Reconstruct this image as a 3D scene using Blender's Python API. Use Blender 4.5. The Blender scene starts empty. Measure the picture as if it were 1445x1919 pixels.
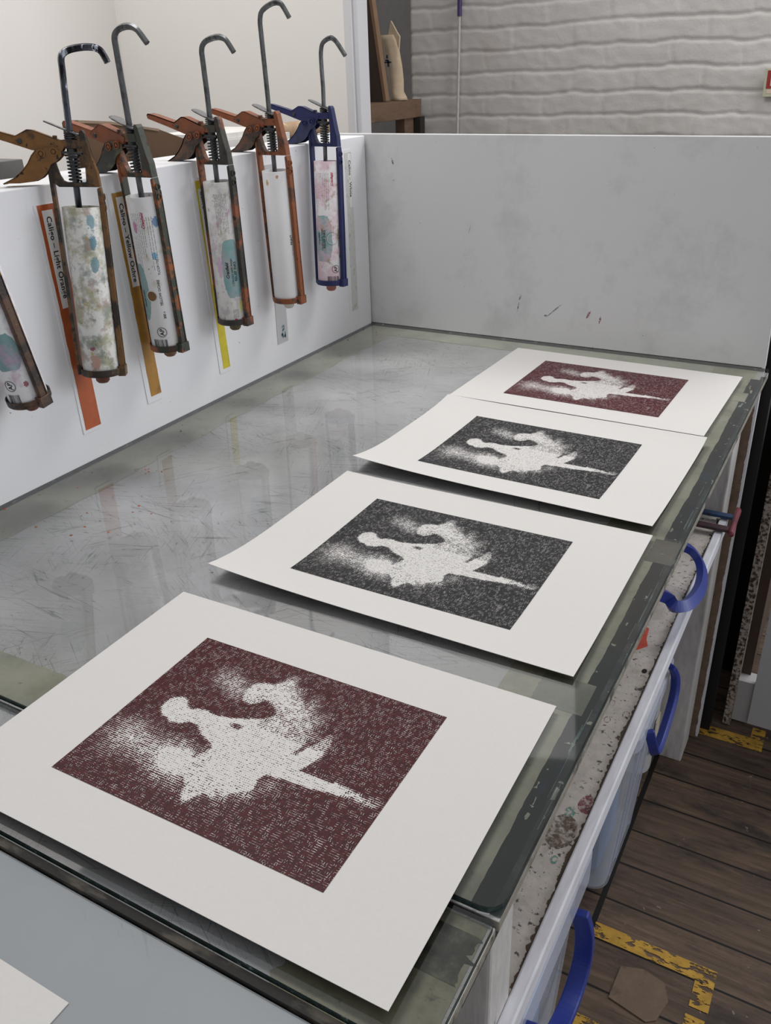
import bpy, bmesh, math, random
from mathutils import Vector, Matrix, noise
random.seed(7)
PI = math.pi
S = bpy.context.scene
COL = S.collection

# ------------------------------------------------------------------ helpers
def lin(h):
    h = h.lstrip('#')
    v = [int(h[i:i+2], 16) / 255 for i in (0, 2, 4)]
    return tuple([(c / 12.92 if c <= .04045 else ((c + .055) / 1.055) ** 2.4) for c in v] + [1.0])

class N:
    """small node-tree builder"""
    def __init__(s, name):
        s.m = bpy.data.materials.new(name); s.m.use_nodes = True
        s.t = s.m.node_tree; s.t.nodes.clear()
        s.out = s.t.nodes.new('ShaderNodeOutputMaterial')
        s._tc = None
    def n(s, typ, **kw):
        nd = s.t.nodes.new('ShaderNode' + typ)
        for k, v in kw.items():
            setattr(nd, k, v)
        return nd
    def set(s, sock, v):
        if hasattr(v, 'is_linked') or isinstance(v, bpy.types.NodeSocket):
            s.t.links.new(v, sock)
        else:
            sock.default_value = v
    def coord(s, kind='Object', scale=(1, 1, 1), rot=(0, 0, 0), loc=(0, 0, 0)):
        if not s._tc: s._tc = s.n('TexCoord')
        mp = s.n('Mapping')
        s.t.links.new(s._tc.outputs[kind], mp.inputs[0])
        mp.inputs['Scale'].default_value = scale; mp.inputs['Rotation'].default_value = rot
        mp.inputs['Location'].default_value = loc
        return mp.outputs[0]
    def noise(s, vec, scale=5, detail=3, rough=.55, dist=0.0):
        nd = s.n('TexNoise'); s.set(nd.inputs['Vector'], vec)
        nd.inputs['Scale'].default_value = scale; nd.inputs['Detail'].default_value = detail
        nd.inputs['Roughness'].default_value = rough; nd.inputs['Distortion'].default_value = dist
        return nd.outputs['Fac']
    def ramp(s, fac, pts):
        nd = s.n('ValToRGB'); s.set(nd.inputs[0], fac)
        e = nd.color_ramp.elements
        while len(e) < len(pts): e.new(.5)
        for el, (p, c) in zip(e, pts):
            el.position = p
            el.color = c if isinstance(c, tuple) else (c, c, c, 1)
        return nd.outputs[0]
    def math(s, op, a, b=0.0, c=None, clamp=False):
        nd = s.n('Math', operation=op, use_clamp=clamp)
        s.set(nd.inputs[0], a); s.set(nd.inputs[1], b)
        if c is not None: s.set(nd.inputs[2], c)
        return nd.outputs[0]
    def mix(s, f, a, b):
        nd = s.n('MixRGB'); s.set(nd.inputs[0], f); s.set(nd.inputs[1], a); s.set(nd.inputs[2], b)
        return nd.outputs[0]
    def sep(s, v):
        nd = s.n('SeparateXYZ'); s.set(nd.inputs[0], v); return nd.outputs
    def comb(s, x, y, z):
        nd = s.n('CombineXYZ')
        for i, v in enumerate((x, y, z)): s.set(nd.inputs[i], v)
        return nd.outputs[0]
    def bump(s, h, strength=.3, dist=.002):
        nd = s.n('Bump'); s.set(nd.inputs['Height'], h)
        nd.inputs['Strength'].default_value = strength; nd.inputs['Distance'].default_value = dist
        return nd.outputs[0]
    def bsdf(s, color, rough=.6, metal=0.0, normal=None, spec=.5, coat=0.0, trans=0.0):
        b = s.n('BsdfPrincipled')
        s.set(b.inputs['Base Color'], color); s.set(b.inputs['Roughness'], rough)
        s.set(b.inputs['Metallic'], metal); s.set(b.inputs['Specular IOR Level'], spec)
        b.inputs['Coat Weight'].default_value = coat
        if normal is not None: s.set(b.inputs['Normal'], normal)
        return b.outputs[0]
    def mixsh(s, f, a, b):
        nd = s.n('MixShader'); s.set(nd.inputs[0], f)
        s.t.links.new(a, nd.inputs[1]); s.t.links.new(b, nd.inputs[2]); return nd.outputs[0]
    def done(s, sh):
        s.t.links.new(sh, s.out.inputs[0]); return s.m

def simple(name, hexc, rough=.6, metal=0.0, var=.08, scale=30, spec=.5, bump=0.0, bscale=200):
    k = N(name); c = lin(hexc)
    v = k.coord('Object')
    f = k.noise(v, scale, 4)
    a = tuple([x * (1 - var) for x in c[:3]] + [1]); b = tuple([min(1, x * (1 + var)) for x in c[:3]] + [1])
    col = k.ramp(f, [(.3, a), (.7, b)])
    nm = k.bump(k.noise(v, bscale, 2), bump, .001) if bump else None
    return k.done(k.bsdf(col, rough, metal, nm, spec))

def stained(name, base, stains, rough=.5, scale=30, metal=0.0, bump=.2, spec=.5, seed=0, detail=5, gen='Object', stretch=(1, 1, 1)):
    """base paint with blotches; stains = [(hex, threshold, softness, scale)]"""
    k = N(name)
    v = k.coord(gen, loc=(seed * 1.37, seed * .71, seed * 2.3), scale=stretch)
    f0 = k.noise(v, scale * 3, 3)
    c = lin(base)
    col = k.ramp(f0, [(.3, tuple([x * .88 for x in c[:3]] + [1])), (.7, tuple([min(1, x * 1.1) for x in c[:3]] + [1]))])
    for i, (h, th, soft, sc) in enumerate(stains):
        vv = k.coord(gen, loc=(seed * .77 + i * 3.1, i * 1.7 - seed, i * .9 + seed), scale=stretch)
        m = k.ramp(k.noise(vv, sc, detail, .62), [(th, 0.0), (min(1, th + soft), 1.0)])
        col = k.mix(m, col, lin(h))
    nm = k.bump(k.noise(v, scale * 8, 3), bump, .001) if bump else None
    return k.done(k.bsdf(col, rough, metal, nm, spec))

# ---- mesh helpers
def finish(name, bm, mat, parent=None, smooth=False, loc=None, bevel=0, recalc=True):
    if recalc: bmesh.ops.recalc_face_normals(bm, faces=bm.faces)
    me = bpy.data.meshes.new(name); bm.to_mesh(me); bm.free()
    if smooth:
        for p in me.polygons: p.use_smooth = True
    o = bpy.data.objects.new(name, me); COL.objects.link(o)
    for mm in (mat if isinstance(mat, (list, tuple)) else [mat]): me.materials.append(mm)
    if parent: o.parent = parent
    if loc: o.location = loc
    if bevel:
        b = o.modifiers.new('bevel', 'BEVEL'); b.width = bevel; b.segments = 2; b.limit_method = 'ANGLE'; b.angle_limit = .6
    return o
def box(bm, x0, x1, y0, y1, z0, z1, mat=0):
    vs = [bm.verts.new((x, y, z)) for z in (z0, z1) for y in (y0, y1) for x in (x0, x1)]
    for f in ((0, 2, 3, 1), (4, 5, 7, 6), (0, 1, 5, 4), (2, 6, 7, 3), (0, 4, 6, 2), (1, 3, 7, 5)):
        bm.faces.new([vs[i] for i in f]).material_index = mat
    return vs
def prism(bm, pts, a0, a1, axis='y'):
    """extrude 2D polygon: axis y -> pts are (x,z); axis x -> (y,z); axis z -> (x,y)"""
    def P(p, a):
        return {'y': (p[0], a, p[1]), 'x': (a, p[0], p[1]), 'z': (p[0], p[1], a)}[axis]
    A = [bm.verts.new(P(p, a0)) for p in pts]; B = [bm.verts.new(P(p, a1)) for p in pts]
    bm.faces.new(A); bm.faces.new(B[::-1])
    n = len(pts)
    for i in range(n): bm.faces.new((A[i], B[i], B[(i+1) % n], A[(i+1) % n]))
def lathe(bm, prof, seg=32, c=(0, 0, 0), closed=False, ax='z'):
    rings = []
    for r, z in prof:
        ring = []
        for i in range(seg):
            a = 2 * PI * i / seg
            q = (r * math.cos(a), r * math.sin(a), z)
            if ax == 'y': q = (q[0], q[2], q[1])
            if ax == 'x': q = (q[2], q[0], q[1])
            ring.append(bm.verts.new((c[0]+q[0], c[1]+q[1], c[2]+q[2])))
        rings.append(ring)
    for a, b in zip(rings, rings[1:] + ([rings[0]] if closed else [])):
        for i in range(seg): bm.faces.new((a[i], a[(i+1) % seg], b[(i+1) % seg], b[i]))
    if not closed:
        bm.faces.new(rings[0][::-1]); bm.faces.new(rings[-1])
def tube(bm, pts, r, seg=10, cap=True, sq=None):
    """sweep a circle (or rectangle sq=(w,h)) along pts with parallel transport"""
    pts = [Vector(p) for p in pts]; n = len(pts)
    T = []
    for i in range(n):
        T.append((pts[min(n-1, i+1)] - pts[max(0, i-1)]).normalized())
    up = Vector((0, 0, 1)) if abs(T[0].z) < .9 else Vector((0, 1, 0))
    u = T[0].cross(up).normalized()
    rings = []
    for i in range(n):
        u = (u - T[i] * u.dot(T[i])).normalized(); w = T[i].cross(u)
        rr = r[i] if isinstance(r, (list, tuple)) else r
        if sq:
            offs = [(-sq[0]/2, -sq[1]/2), (sq[0]/2, -sq[1]/2), (sq[0]/2, sq[1]/2), (-sq[0]/2, sq[1]/2)]
        else:
            offs = [(rr*math.cos(2*PI*k/seg), rr*math.sin(2*PI*k/seg)) for k in range(seg)]
        rings.append([bm.verts.new(pts[i] + u*a + w*b) for a, b in offs])
    m = len(rings[0])
    for a, b in zip(rings, rings[1:]):
        for i in range(m): bm.faces.new((a[i], a[(i+1) % m], b[(i+1) % m], b[i]))
    if cap: bm.faces.new(rings[0][::-1]); bm.faces.new(rings[-1])
def smooth_path(pts, sub=6):
    P = [Vector(p) for p in pts]; out = []
    for i in range(len(P)-1):
        p0 = P[max(0, i-1)]; p1 = P[i]; p2 = P[i+1]; p3 = P[min(len(P)-1, i+2)]
        for k in range(sub):
            t = k/sub
            out.append(.5*((2*p1)+(p2-p0)*t+(2*p0-5*p1+4*p2-p3)*t*t+(3*p1-p0-3*p2+p3)*t**3))
    out.append(P[-1]); return out
def tag(o, label=None, cat=None, group=None, kind=None):
    if label: o['label'] = label
    if cat: o['category'] = cat
    if group: o['group'] = group
    if kind: o['kind'] = kind
    return o
def thing(name, label, cat, loc=(0, 0, 0), rot=(0, 0, 0), group=None):
    o = bpy.data.objects.new(name, None); COL.objects.link(o)
    o.location = loc; o.rotation_euler = rot; o.empty_display_size = .05
    return tag(o, label, cat, group)
def struct(o): o['kind'] = 'structure'; return o

def text_mesh(body, size, bold=0.0, shear=0.0, spacing=1.0, align='LEFT'):
    cu = bpy.data.curves.new('lettering', 'FONT'); cu.body = body; cu.size = size; cu.offset = bold
    cu.shear = shear; cu.space_character = spacing; cu.align_x = align; cu.resolution_u = 3
    o = bpy.data.objects.new('lettering', cu); COL.objects.link(o)
    dg = bpy.context.evaluated_depsgraph_get(); dg.update()
    me = bpy.data.meshes.new_from_object(o.evaluated_get(dg))
    bpy.data.objects.remove(o); bpy.data.curves.remove(cu)
    return me
def add_mesh(bm, me, fn, mat=0):
    vs = [bm.verts.new(fn(v.co)) for v in me.vertices]
    for p in me.polygons:
        try:
            f = bm.faces.new([vs[i] for i in p.vertices]); f.material_index = mat
        except ValueError: pass
    bpy.data.meshes.remove(me)

# ------------------------------------------------------------------ camera
R = [[0.8731, 0.4866, -0.0308], [0.2004, -0.4157, -0.8872], [-0.4445, 0.7684, -0.4604]]
cam = bpy.data.cameras.new('camera'); co = bpy.data.objects.new('camera', cam); COL.objects.link(co)
rm = Matrix(((R[0][0], -R[1][0], -R[2][0]), (R[0][1], -R[1][1], -R[2][1]), (R[0][2], -R[1][2], -R[2][2])))
co.matrix_world = Matrix.Translation((0.9455, -1.6068, 0.4960)) @ rm.normalized().to_4x4()
cam.sensor_fit = 'VERTICAL'; cam.sensor_height = 36; cam.lens = 30.101
cam.clip_start = .02
S.camera = co

FLOOR = -.86
# ------------------------------------------------------------------ materials
M = {}
def white_paint(name, hexc, dirt='#8d8d8a', dth=.62, dsc=9, rough=.55, marks=None, bump=.12):
    k = N(name); v = k.coord('Object')
    base = k.ramp(k.noise(v, 3.0, 4), [(.3, tuple([x*.95 for x in lin(hexc)[:3]]+[1])), (.7, lin(hexc))])
    m = k.ramp(k.noise(v, dsc, 7, .7), [(dth, 0.0), (dth+.22, .55)])
    col = k.mix(m, base, lin(dirt))
    sp = k.ramp(k.noise(k.coord('Object', loc=(3, 1, 2)), 120, 2), [(.74, 0.0), (.78, .8)])
    col = k.mix(sp, col, lin('#55524e'))
    return k.done(k.bsdf(col, rough, 0, k.bump(k.noise(v, 260, 2), bump, .0006), .4))
M['panel'] = white_paint('white_panel_paint', '#e9e9ec', dth=.68)
M['endpanel'] = white_paint('grey_white_panel_paint', '#d2d2d3', '#9a9a9c', .50, 4)
M['wall'] = simple('white_wall_paint', '#dedad6', .8, var=.02, scale=2, bump=.05)
M['wall_end'] = white_paint('partition_edge_paint', '#c9c8cb', dth=.66)
M['raw_board'] = simple('brown_hardboard', '#7a6556', .8, var=.2, scale=60, bump=.2)
M['white_chip'] = white_paint('chipped_white_paint', '#dcdce2', '#5d5650', .60, 26, bump=.3)
M['white_wood'] = stained('weathered_white_wood', '#c4c1bf', [('#8b8580', .58, .2, 30), ('#4c453f', .70, .06, 45)], .7, 40, bump=.5, stretch=(1, 1, .25))
M['black'] = simple('black_painted_steel', '#0d0c0c', .6, var=.1)
M['grey_dark'] = simple('dark_grey', '#2f2b28', .8)
M['paper'] = simple('cotton_print_paper', '#d8d5d2', .9, var=.012, scale=300, bump=.06, bscale=900, spec=.2)

# brick
k = N('painted_brick'); v = k.coord('Object')
c0 = k.ramp(k.noise(v, 2.2, 5), [(.3, lin('#bab6b2')), (.7, lin('#ccc9c6'))])
pm = k.ramp(k.noise(k.coord('Object', loc=(5, 0, 1)), 3.2, 6, .7), [(.56, 0.0), (.75, .35)])
c0 = k.mix(pm, c0, lin('#b5a29d'))
M['brick'] = k.done(k.bsdf(c0, .75, 0, k.bump(k.noise(v, 130, 4), .35, .002), .3))

# floorboards: boards run along X, joints in y (0.088 pitch); cross-joint at x = .738
k = N('old_floorboards'); g = k.coord('Object')
xs = k.sep(g)
yv = k.math('DIVIDE', k.math('ADD', xs[1], 5.016), .0885)
fr = k.math('FRACT', yv); idx = k.math('FLOOR', yv)
wn = k.n('TexWhiteNoise', noise_dimensions='1D'); k.set(wn.inputs['W'], idx)
gv = k.comb(k.math('ADD', k.math('MULTIPLY', xs[0], 6.0), k.math('MULTIPLY', wn.outputs[0], 40)), k.math('MULTIPLY', xs[1], 90), xs[2])
gr = k.noise(gv, 1.0, 6, .65, .6)
col = k.ramp(gr, [(.22, lin('#3a2f28')), (.5, lin('#5e4d40')), (.75, lin('#776353'))])
tone = k.ramp(wn.outputs[0], [(0, .78), (1, 1.12)])
mu = k.n('MixRGB', blend_type='MULTIPLY'); mu.inputs[0].default_value = 1
k.set(mu.inputs[1], col); k.set(mu.inputs[2], tone); col = mu.outputs[0]
st = k.ramp(k.noise(k.coord('Object', scale=(1, 2.2, 1)), 9, 6, .65), [(.48, 0.0), (.66, .85)])
col = k.mix(st, col, lin('#332c29'))
sp = k.ramp(k.noise(k.coord('Object', loc=(1, 4, 0)), 75, 3), [(.70, 0.0), (.74, .6)])
col = k.mix(sp, col, lin('#9a8f86'))
gap = k.math('LESS_THAN', k.math('ABSOLUTE', k.math('SUBTRACT', fr, .5)), .476)
gx = k.math('GREATER_THAN', k.math('ABSOLUTE', k.math('SUBTRACT', xs[0], .738)), .005)
gg = k.math('MULTIPLY', gap, gx)
col = k.mix(gg, lin('#120e0c'), col)
M['floor'] = k.done(k.bsdf(col, .62, 0, k.bump(k.math('ADD', k.math('MULTIPLY', gg, 3.0), gr), .35, .002), .3))

# worn yellow floor paint
k = N('worn_yellow_paint'); v = k.coord('Object')
f = k.noise(k.coord('Object', scale=(1, 2.6, 1)), 38, 5, .7)
al = k.ramp(f, [(.53, 1.0), (.56, 0.0)])
tr = k.n('BsdfTransparent').outputs[0]
M['yellow'] = k.done(k.mixsh(al, tr, k.bsdf(k.ramp(k.noise(v, 60, 4), [(.3, lin('#a8812c')), (.7, lin('#c99c38'))]), .7)))

# bench surface below the glass
k = N('scratched_bench_board'); v = k.coord('Object')
col = k.ramp(k.noise(v, 5, 6, .6), [(.3, lin('#b4b4b5')), (.55, lin('#c9c9cb')), (.75, lin('#d8d8db'))])
col = k.mix(k.ramp(k.noise(k.coord('Object', loc=(2, 3, 0)), 2.3, 4), [(.5, 0.0), (.72, .4)]), col, lin('#b4b5a6'))
for i, (ang, sx, sy, wd) in enumerate([(.5, 5, 170, .006), (-.35, 4, 150, .005), (1.2, 7, 190, .005), (2.2, 5, 160, .006), (.1, 3, 120, .004), (2.75, 6, 140, .005)]):
    w = k.coord('Object', rot=(0, 0, ang), loc=(i * 3.3, i * 1.7, 0))
    w2 = k.comb(k.math('MULTIPLY', k.sep(w)[0], sx), k.math('MULTIPLY', k.sep(w)[1], sy), 0.0)
    nn = k.noise(w2, 1.0, 1, .5, .8)
    ln = k.math('LESS_THAN', k.math('ABSOLUTE', k.math('SUBTRACT', nn, .5)), wd * 1.5)
    msk = k.ramp(k.noise(k.coord('Object', loc=(i, i * 2, 0)), 7, 3), [(.47, 0.0), (.6, .62)])
    col = k.mix(k.math('MULTIPLY', ln, msk), col, lin('#6d716f'))
spk = k.ramp(k.noise(k.coord('Object', loc=(9, 2, 0)), 95, 2), [(.74, 0.0), (.77, .8)])
col = k.mix(spk, col, lin('#6e6a60'))
M['bench'] = k.done(k.bsdf(col, .7, 0, None, .3))

# glass
def glass_mat(name, rough, tint, ior=1.75):
    k = N(name)
    fr = k.n('Fresnel'); fr.inputs['IOR'].default_value = ior
    tr = k.n('BsdfTransparent'); tr.inputs[0].default_value = tint
    gl = k.n('BsdfGlossy'); gl.inputs['Color'].default_value = (1, 1, 1, 1)
    rr = k.ramp(k.noise(k.coord('Object'), 18, 4), [(.35, rough * .7), (.7, rough * 1.3)])
    k.set(gl.inputs['Roughness'], rr)
    return k.done(k.mixsh(fr.outputs[0], tr.outputs[0], gl.outputs[0]))
M['glass'] = glass_mat('worktop_glass', .032, (.99, .993, .993, 1), 1.62)
k = N('glass_edge'); v = k.coord('Object')
M['glass_edge'] = k.done(k.bsdf(k.ramp(k.noise(k.coord('Object', scale=(1, .3, 1)), 60, 5, .7), [(.35, lin('#1d2524')), (.6, lin('#3d4a49')), (.72, lin('#aab3b0'))]), .25))

def tape_mat(name, a, b, c, sc=14):
    k = N(name); v = k.coord('Object')
    col = k.ramp(k.noise(v, sc, 6, .65), [(.3, lin(a)), (.5, lin(b)), (.72, lin(c))])
    col = k.mix(k.ramp(k.noise(k.coord('Object', loc=(4, 1, 0)), 60, 4, .7), [(.62, 0.0), (.7, .6)]), col, lin('#4b4f47'))
    return k.done(k.bsdf(col, .6, 0, None, .3))
M['tape_yellow'] = tape_mat('yellowed_tape', '#86877a', '#a5a592', '#b6b6a6')
M['tape_pale'] = tape_mat('pale_yellowed_tape', '#9fa298', '#b3b4a6', '#bfc0b4')
M['tape_dark'] = tape_mat('dark_grime_tape', '#232826', '#363d3b', '#4a504d', 10)
k = N('dark_grime_tape_blue')
c_ = k.ramp(k.noise(k.coord('Object', scale=(1, .35, 1)), 26, 6, .65), [(.3, lin('#141716')), (.5, lin('#222725')), (.72, lin('#363b38'))])
c_ = k.mix(k.ramp(k.noise(k.coord('Object', loc=(2, 5, 1), scale=(1, .4, 1)), 34, 4, .6), [(.56, 0.0), (.64, .75)]), c_, lin('#213a4c'))
M['tape_dark'] = k.done(k.bsdf(c_, .6, 0, None, .3))
M['tape_grey'] = tape_mat('grey_brown_tape', '#4a483f', '#6a675b', '#7d7b70')

# plastics
def clear_plastic(name, alpha, hexc, rough=.25):
    k = N(name); tr = k.n('BsdfTransparent'); tr.inputs[0].default_value = (.97, .98, 1, 1)
    return k.done(k.mixsh(alpha, tr.outputs[0], k.bsdf(lin(hexc), rough)))
M['clear'] = clear_plastic('clear_box_plastic', .26, '#dfe3ea', .4)
M['clear_lid'] = clear_plastic('clear_lid_plastic', .5, '#ccd1e2', .45)
M['strip_clear'] = clear_plastic('clear_strip_plastic', .5, '#f4f4f4', .5)
M['blue_handle'] = simple('blue_handle_plastic', '#2b3a8a', .38, var=.08)
M['blue_cont'] = simple('pale_blue_contents', '#8fa9cc', .8)
M['white_box'] = simple('white_plastic', '#cfcfd0', .5)
M['cream'] = simple('cream_card', '#d9d0bf', .8)
M['ink_black'] = simple('black_print', '#1d1d20', .6, var=.05)
M['ink_magenta'] = simple('magenta_print', '#b8285e', .6)
M['ink_grey'] = simple('grey_print', '#4c4a4c', .6)
M['ink_brown'] = simple('ochre_print', '#7a5a34', .6)

# ------------------------------------------------------------------ setting
bm = bmesh.new(); box(bm, -3, 3.2, -3, 3, FLOOR - .05, FLOOR)
struct(finish('floor', bm, M['floor']))

# rear brick wall, real relief
def brick_h(x, z):
    zz = (z - .4665) / .0752
    wob = noise.noise(Vector((x * 3.1, z * 2, 7.7))) * .13 + noise.noise(Vector((x * 11, z * 9, 1.7))) * .09 + noise.noise(Vector((x * 34, z * 20, 3.7))) * .05
    zz += wob
    row = math.floor(zz); fz = zz - row
    dz = min(fz, 1 - fz) * .0752
    xx = (x + .05 + noise.noise(Vector((row * 2.2, z * 20, 3))) * .012) / .232 + (.5 if row % 2 else 0) + noise.noise(Vector((row * 5.1, 0, 0))) * .2
    fx = xx - math.floor(xx); dx = min(fx, 1 - fx) * .232
    st = .5 + .5 * noise.noise(Vector((x * 2.3, z * 2.3, 4.2)))
    h = 0
    wz = .0085
    if dz < wz: h -= (.0054 * (.5 + .7 * st)) * (1 - dz / wz) ** .8
    if dx < .007: h -= .0032 * (1 - dx / .007) * st
    h += noise.noise(Vector((x * 6, z * 9, 0))) * .0022 + noise.noise(Vector((x * 30, z * 40, 2))) * .0013
    h += .0022 * (noise.noise(Vector((math.floor(xx) * 3.3, row * 7.7, 5))))
    return h
xs = [-.83 + i * .0078 for i in range(0, 300)] + [1.6, 1.8, 2.6, 3.2]
zs = [FLOOR, -.6, -.4] + [-.2 + i * .0052 for i in range(0, 250)] + [1.2, 1.4, 2.0]
bm = bmesh.new(); grid = []
for z in zs:
    grid.append([bm.verts.new((x, 1.79 - brick_h(x, z) * 1.0, z)) for x in xs])
for a, b in zip(grid, grid[1:]):
    for i in range(len(xs) - 1): bm.faces.new((a[i], a[i+1], b[i+1], b[i]))
# return face at the left corner + back
for j in range(len(zs) - 1):
    p = grid[j][0]; q = grid[j+1][0]
    r1 = bm.verts.new((-.835, 2.1, q.co.z)); r0 = bm.verts.new((-.835, 2.1, p.co.z))
    bm.faces.new((p, q, r1, r0))
o = finish('wall_rear', bm, M['brick'], smooth=True, recalc=False); struct(o)
bm = bmesh.new(); box(bm, -1.75, -.80, 2.1, 2.16, FLOOR, 2.0)
struct(finish('wall_alcove', bm, simple('alcove_wall_paint', '#8e8b89', .8)))
# white partition and left wall
bm = bmesh.new(); box(bm, -1.75, -.345, .5, .557, FLOOR, 2.0)
struct(finish('wall_partition', bm, M['wall']))
bm = bmesh.new(); box(bm, -.345, -.322, .498, .512, FLOOR, 2.0); box(bm, -.335, -.308, .507, .557, FLOOR, 2.0)
struct(finish('trim_1', bm, M['wall_end'], bevel=.002))
bm = bmesh.new(); box(bm, -1.17, -1.11, -3, .5, FLOOR, 2.0)
struct(finish('wall_left', bm, M['wall']))

# ------------------------------------------------------------------ workbench
WB = thing('workbench', 'long white-painted workbench with glass worktop and grimy lower shelf', 'workbench', (0, 0, FLOOR))
def wbpart(name, boxes, mat, bevel=.0015, label=None):
    bm = bmesh.new()
    for b in boxes: box(bm, b[0], b[1], b[2], b[3], b[4] - FLOOR, b[5] - FLOOR)
    o = finish(name, bm, mat, WB, bevel=bevel)
    if label: o['label'] = label
    if name == 'bench_top':
        o.data.materials.append(stained('grimy_board_edge', '#8d877d', [('#4d4943', .52, .12, 50), ('#c4bfb6', .66, .05, 30)], .8, 40))
        for p in o.data.polygons:
            if abs(p.normal.z) < .5: p.material_index = 1
    return o
wbpart('bench_top', [(0.002, .8142, -1.2488, -.001, -.0175, -.0068)], M['bench'])
wbpart('shadow_gap_strip', [(.72, .8105, -1.14, -.10, -.030, -.0177), (.72, .8105, -1.3, -1.192, -.032, -.0227)], simple('shadow_gap_dark', '#2c2a29', .9))  # dark strips standing in for the shadow gap below the bench top
wbpart('bench_top', [(0.002, .8125, -1.352, -1.2492, -.0225, -.0123)], M['bench'], label='lower strip of bench top')
M['shelf'] = stained('grimy_shelf_paint', '#c9c1ba', [('#a3968a', .54, .2, 16), ('#6d5f54', .64, .10, 22), ('#57504b', .60, .05, 130), ('#3f3a36', .66, .04, 190)], .8, 30, bump=.4)
wbpart('shelf', [(.02, .786, -1.14, -.10, -.275, -.255)], M['shelf'], label='grimy lower shelf board')
M['rail'] = stained('white_rail_paint', '#dadae2', [('#b9b7bd', .60, .2, 20)], .55, 30, bump=.3, stretch=(1, .2, 1))
wbpart('front_rail', [(.787, .8005, -1.345, -.112, -.274, -.248)], M['rail'], .002)
for (x0, x1, y0, y1) in ((.70, .787, -.094, -.012), (.705, .787, -1.19, -1.14), (.02, .1, -.094, -.012), (.02, .1, -1.19, -1.14)):
    wbpart('leg', [(x0, x1, y0, y1, FLOOR, -.0175)], M['white_wood'], .003)
wbpart('end_board', [(.1, .705, -1.18, -1.155, -.26, -.03)], white_paint('lilac_white_paint', '#b9b6bd'))
# grime line between rail and shelf
bm = bmesh.new()
def gw(y): return .0012 + .005 * max(0, noise.noise(Vector((y * 14, 3, 1))) + .1) + .005 * abs(noise.noise(Vector((y * 90, 5, 1)))) + .003 * abs(noise.noise(Vector((y * 260, 5, 1))))
for i in range(500):
    y = -1.13 + i * .00204; y2 = y + .00204
    bm.faces.new([bm.verts.new(p) for p in ((.7868, y, -.2546 - FLOOR), (.7868, y2, -.2546 - FLOOR), (.7868 - gw(y2), y2, -.2546 - FLOOR), (.7868 - gw(y), y, -.2546 - FLOOR))])
o = finish('grime_line', bm, simple('dried_grime', '#5a4d42', .9, var=.3), WB)

def stain(name, cx, cy, r, ri, mat, label):
    bm = bmesh.new(); n = 26
    for i in range(n):
        a, b = 2*PI*i/n, 2*PI*(i+1)/n
        P_ = lambda q, w: bm.verts.new((cx + w * math.cos(q) * (1 + .12 * noise.noise(Vector((math.cos(q), math.sin(q), cx * 50)))), cy + 1.5 * w * math.sin(q), -.2547 - FLOOR))
        bm.faces.new([P_(a, r), P_(b, r), P_(b, ri), P_(a, ri)] if ri else [P_(a, r), P_(b, r), P_(0, 0)])
    finish(name, bm, mat, WB, recalc=False)['label'] = label
def blot(name, hexc, a, sc=300):
    k = N(name); tr = k.n('BsdfTransparent').outputs[0]
    f = k.math('MULTIPLY', k.ramp(k.noise(k.coord('Object'), sc, 4, .7), [(.40, 0.0), (.58, 1.0)]), a)
    return k.done(k.mixsh(f, tr, k.bsdf(lin(hexc), .8)))
ring_m = blot('ring_stain', '#5e544d', .8)
stain('ring_mark', .755, -.70, .0042, .0034, ring_m, 'dark ring mark'); stain('ring_mark', .759, -.735, .0042, .0034, ring_m, 'dark ring mark'); stain('ring_mark', .778, -.715, .0048, .0036, ring_m, 'dark ring mark')
stain('ink_stain', .766, -.905, .006, 0, blot('teal_blot', '#5f9a92', .8), 'teal ink stain'); stain('ink_stain', .780, -.885, .010, 0, blot('plum_blot', '#8d4a56', .8, 160), 'plum ink stain')
stain('ink_stain', .766, -.935, .017, 0, blot('brown_blot', '#6a5748', .75, 130), 'brown grime stain'); stain('ink_stain', .772, -.975, .004, .002, blot('teal_blot_small', '#5f9a92', .9), 'small teal ink stain')
stain('knot_hole', .776, -.615, .0035, 0, simple('dark_hole', '#231d1a', .9), 'dark hole')
# side panel holding the guns, and end panel
bm = bmesh.new(); box(bm, -.115, 0, -1.36, -.004, -.10, .3775)
o = finish('side_board', bm, M['panel'], bevel=.0015)
tag(o, 'thick white side board beside the bench, ink guns hooked over its top edge', 'partition board')
for (y, z, s) in ((-.045, .285, .004), (-.93, .06, .003), (-.60, .03, .003)):
    pass
EP = thing('end_board', 'tall white board closing the far end of the bench, bare brown below worktop', 'partition board', (0, .0, FLOOR))
bm = bmesh.new(); prism(bm, [(-.115, 0 - FLOOR), (.8062, 0 - FLOOR), (.7975, .3785 - FLOOR), (-.115, .3805 - FLOOR)], 0, .018, 'y')
finish('painted_face', bm, M['endpanel'], EP, bevel=.0012)
bm = bmesh.new(); box(bm, -.115, .803, 0.0, .016, 0, -.001 - FLOOR)
finish('bare_board', bm, M['raw_board'], EP)['label'] = 'unpainted brown lower board'
bm = bmesh.new()
for i in range(64):
    z = .004 + i * .0134; w = .0035 + .004 * abs(noise.noise(Vector((z * 23, 1, 0)))) + random.random() * .0012
    w2 = .0035 + .004 * abs(noise.noise(Vector(((z + .0134) * 23, 1, 0))))
    xr = .8035 + .0022 * z / .86
    a = [(xr - w, -.0006, z), (xr, -.0006, z), (xr, -.0006, z + .0134), (xr - w2, -.0006, z + .0134)]
    bm.faces.new([bm.verts.new(p) for p in a])
    bm.faces.new([bm.verts.new(p) for p in [(xr, -.0006, z), (xr, .017, z), (xr, .017, z + .0134), (xr, -.0006, z + .0134)]])
finish('paint_edge', bm, M['white_chip'], EP, recalc=False)['label'] = 'ragged white paint along the edge'
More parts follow.
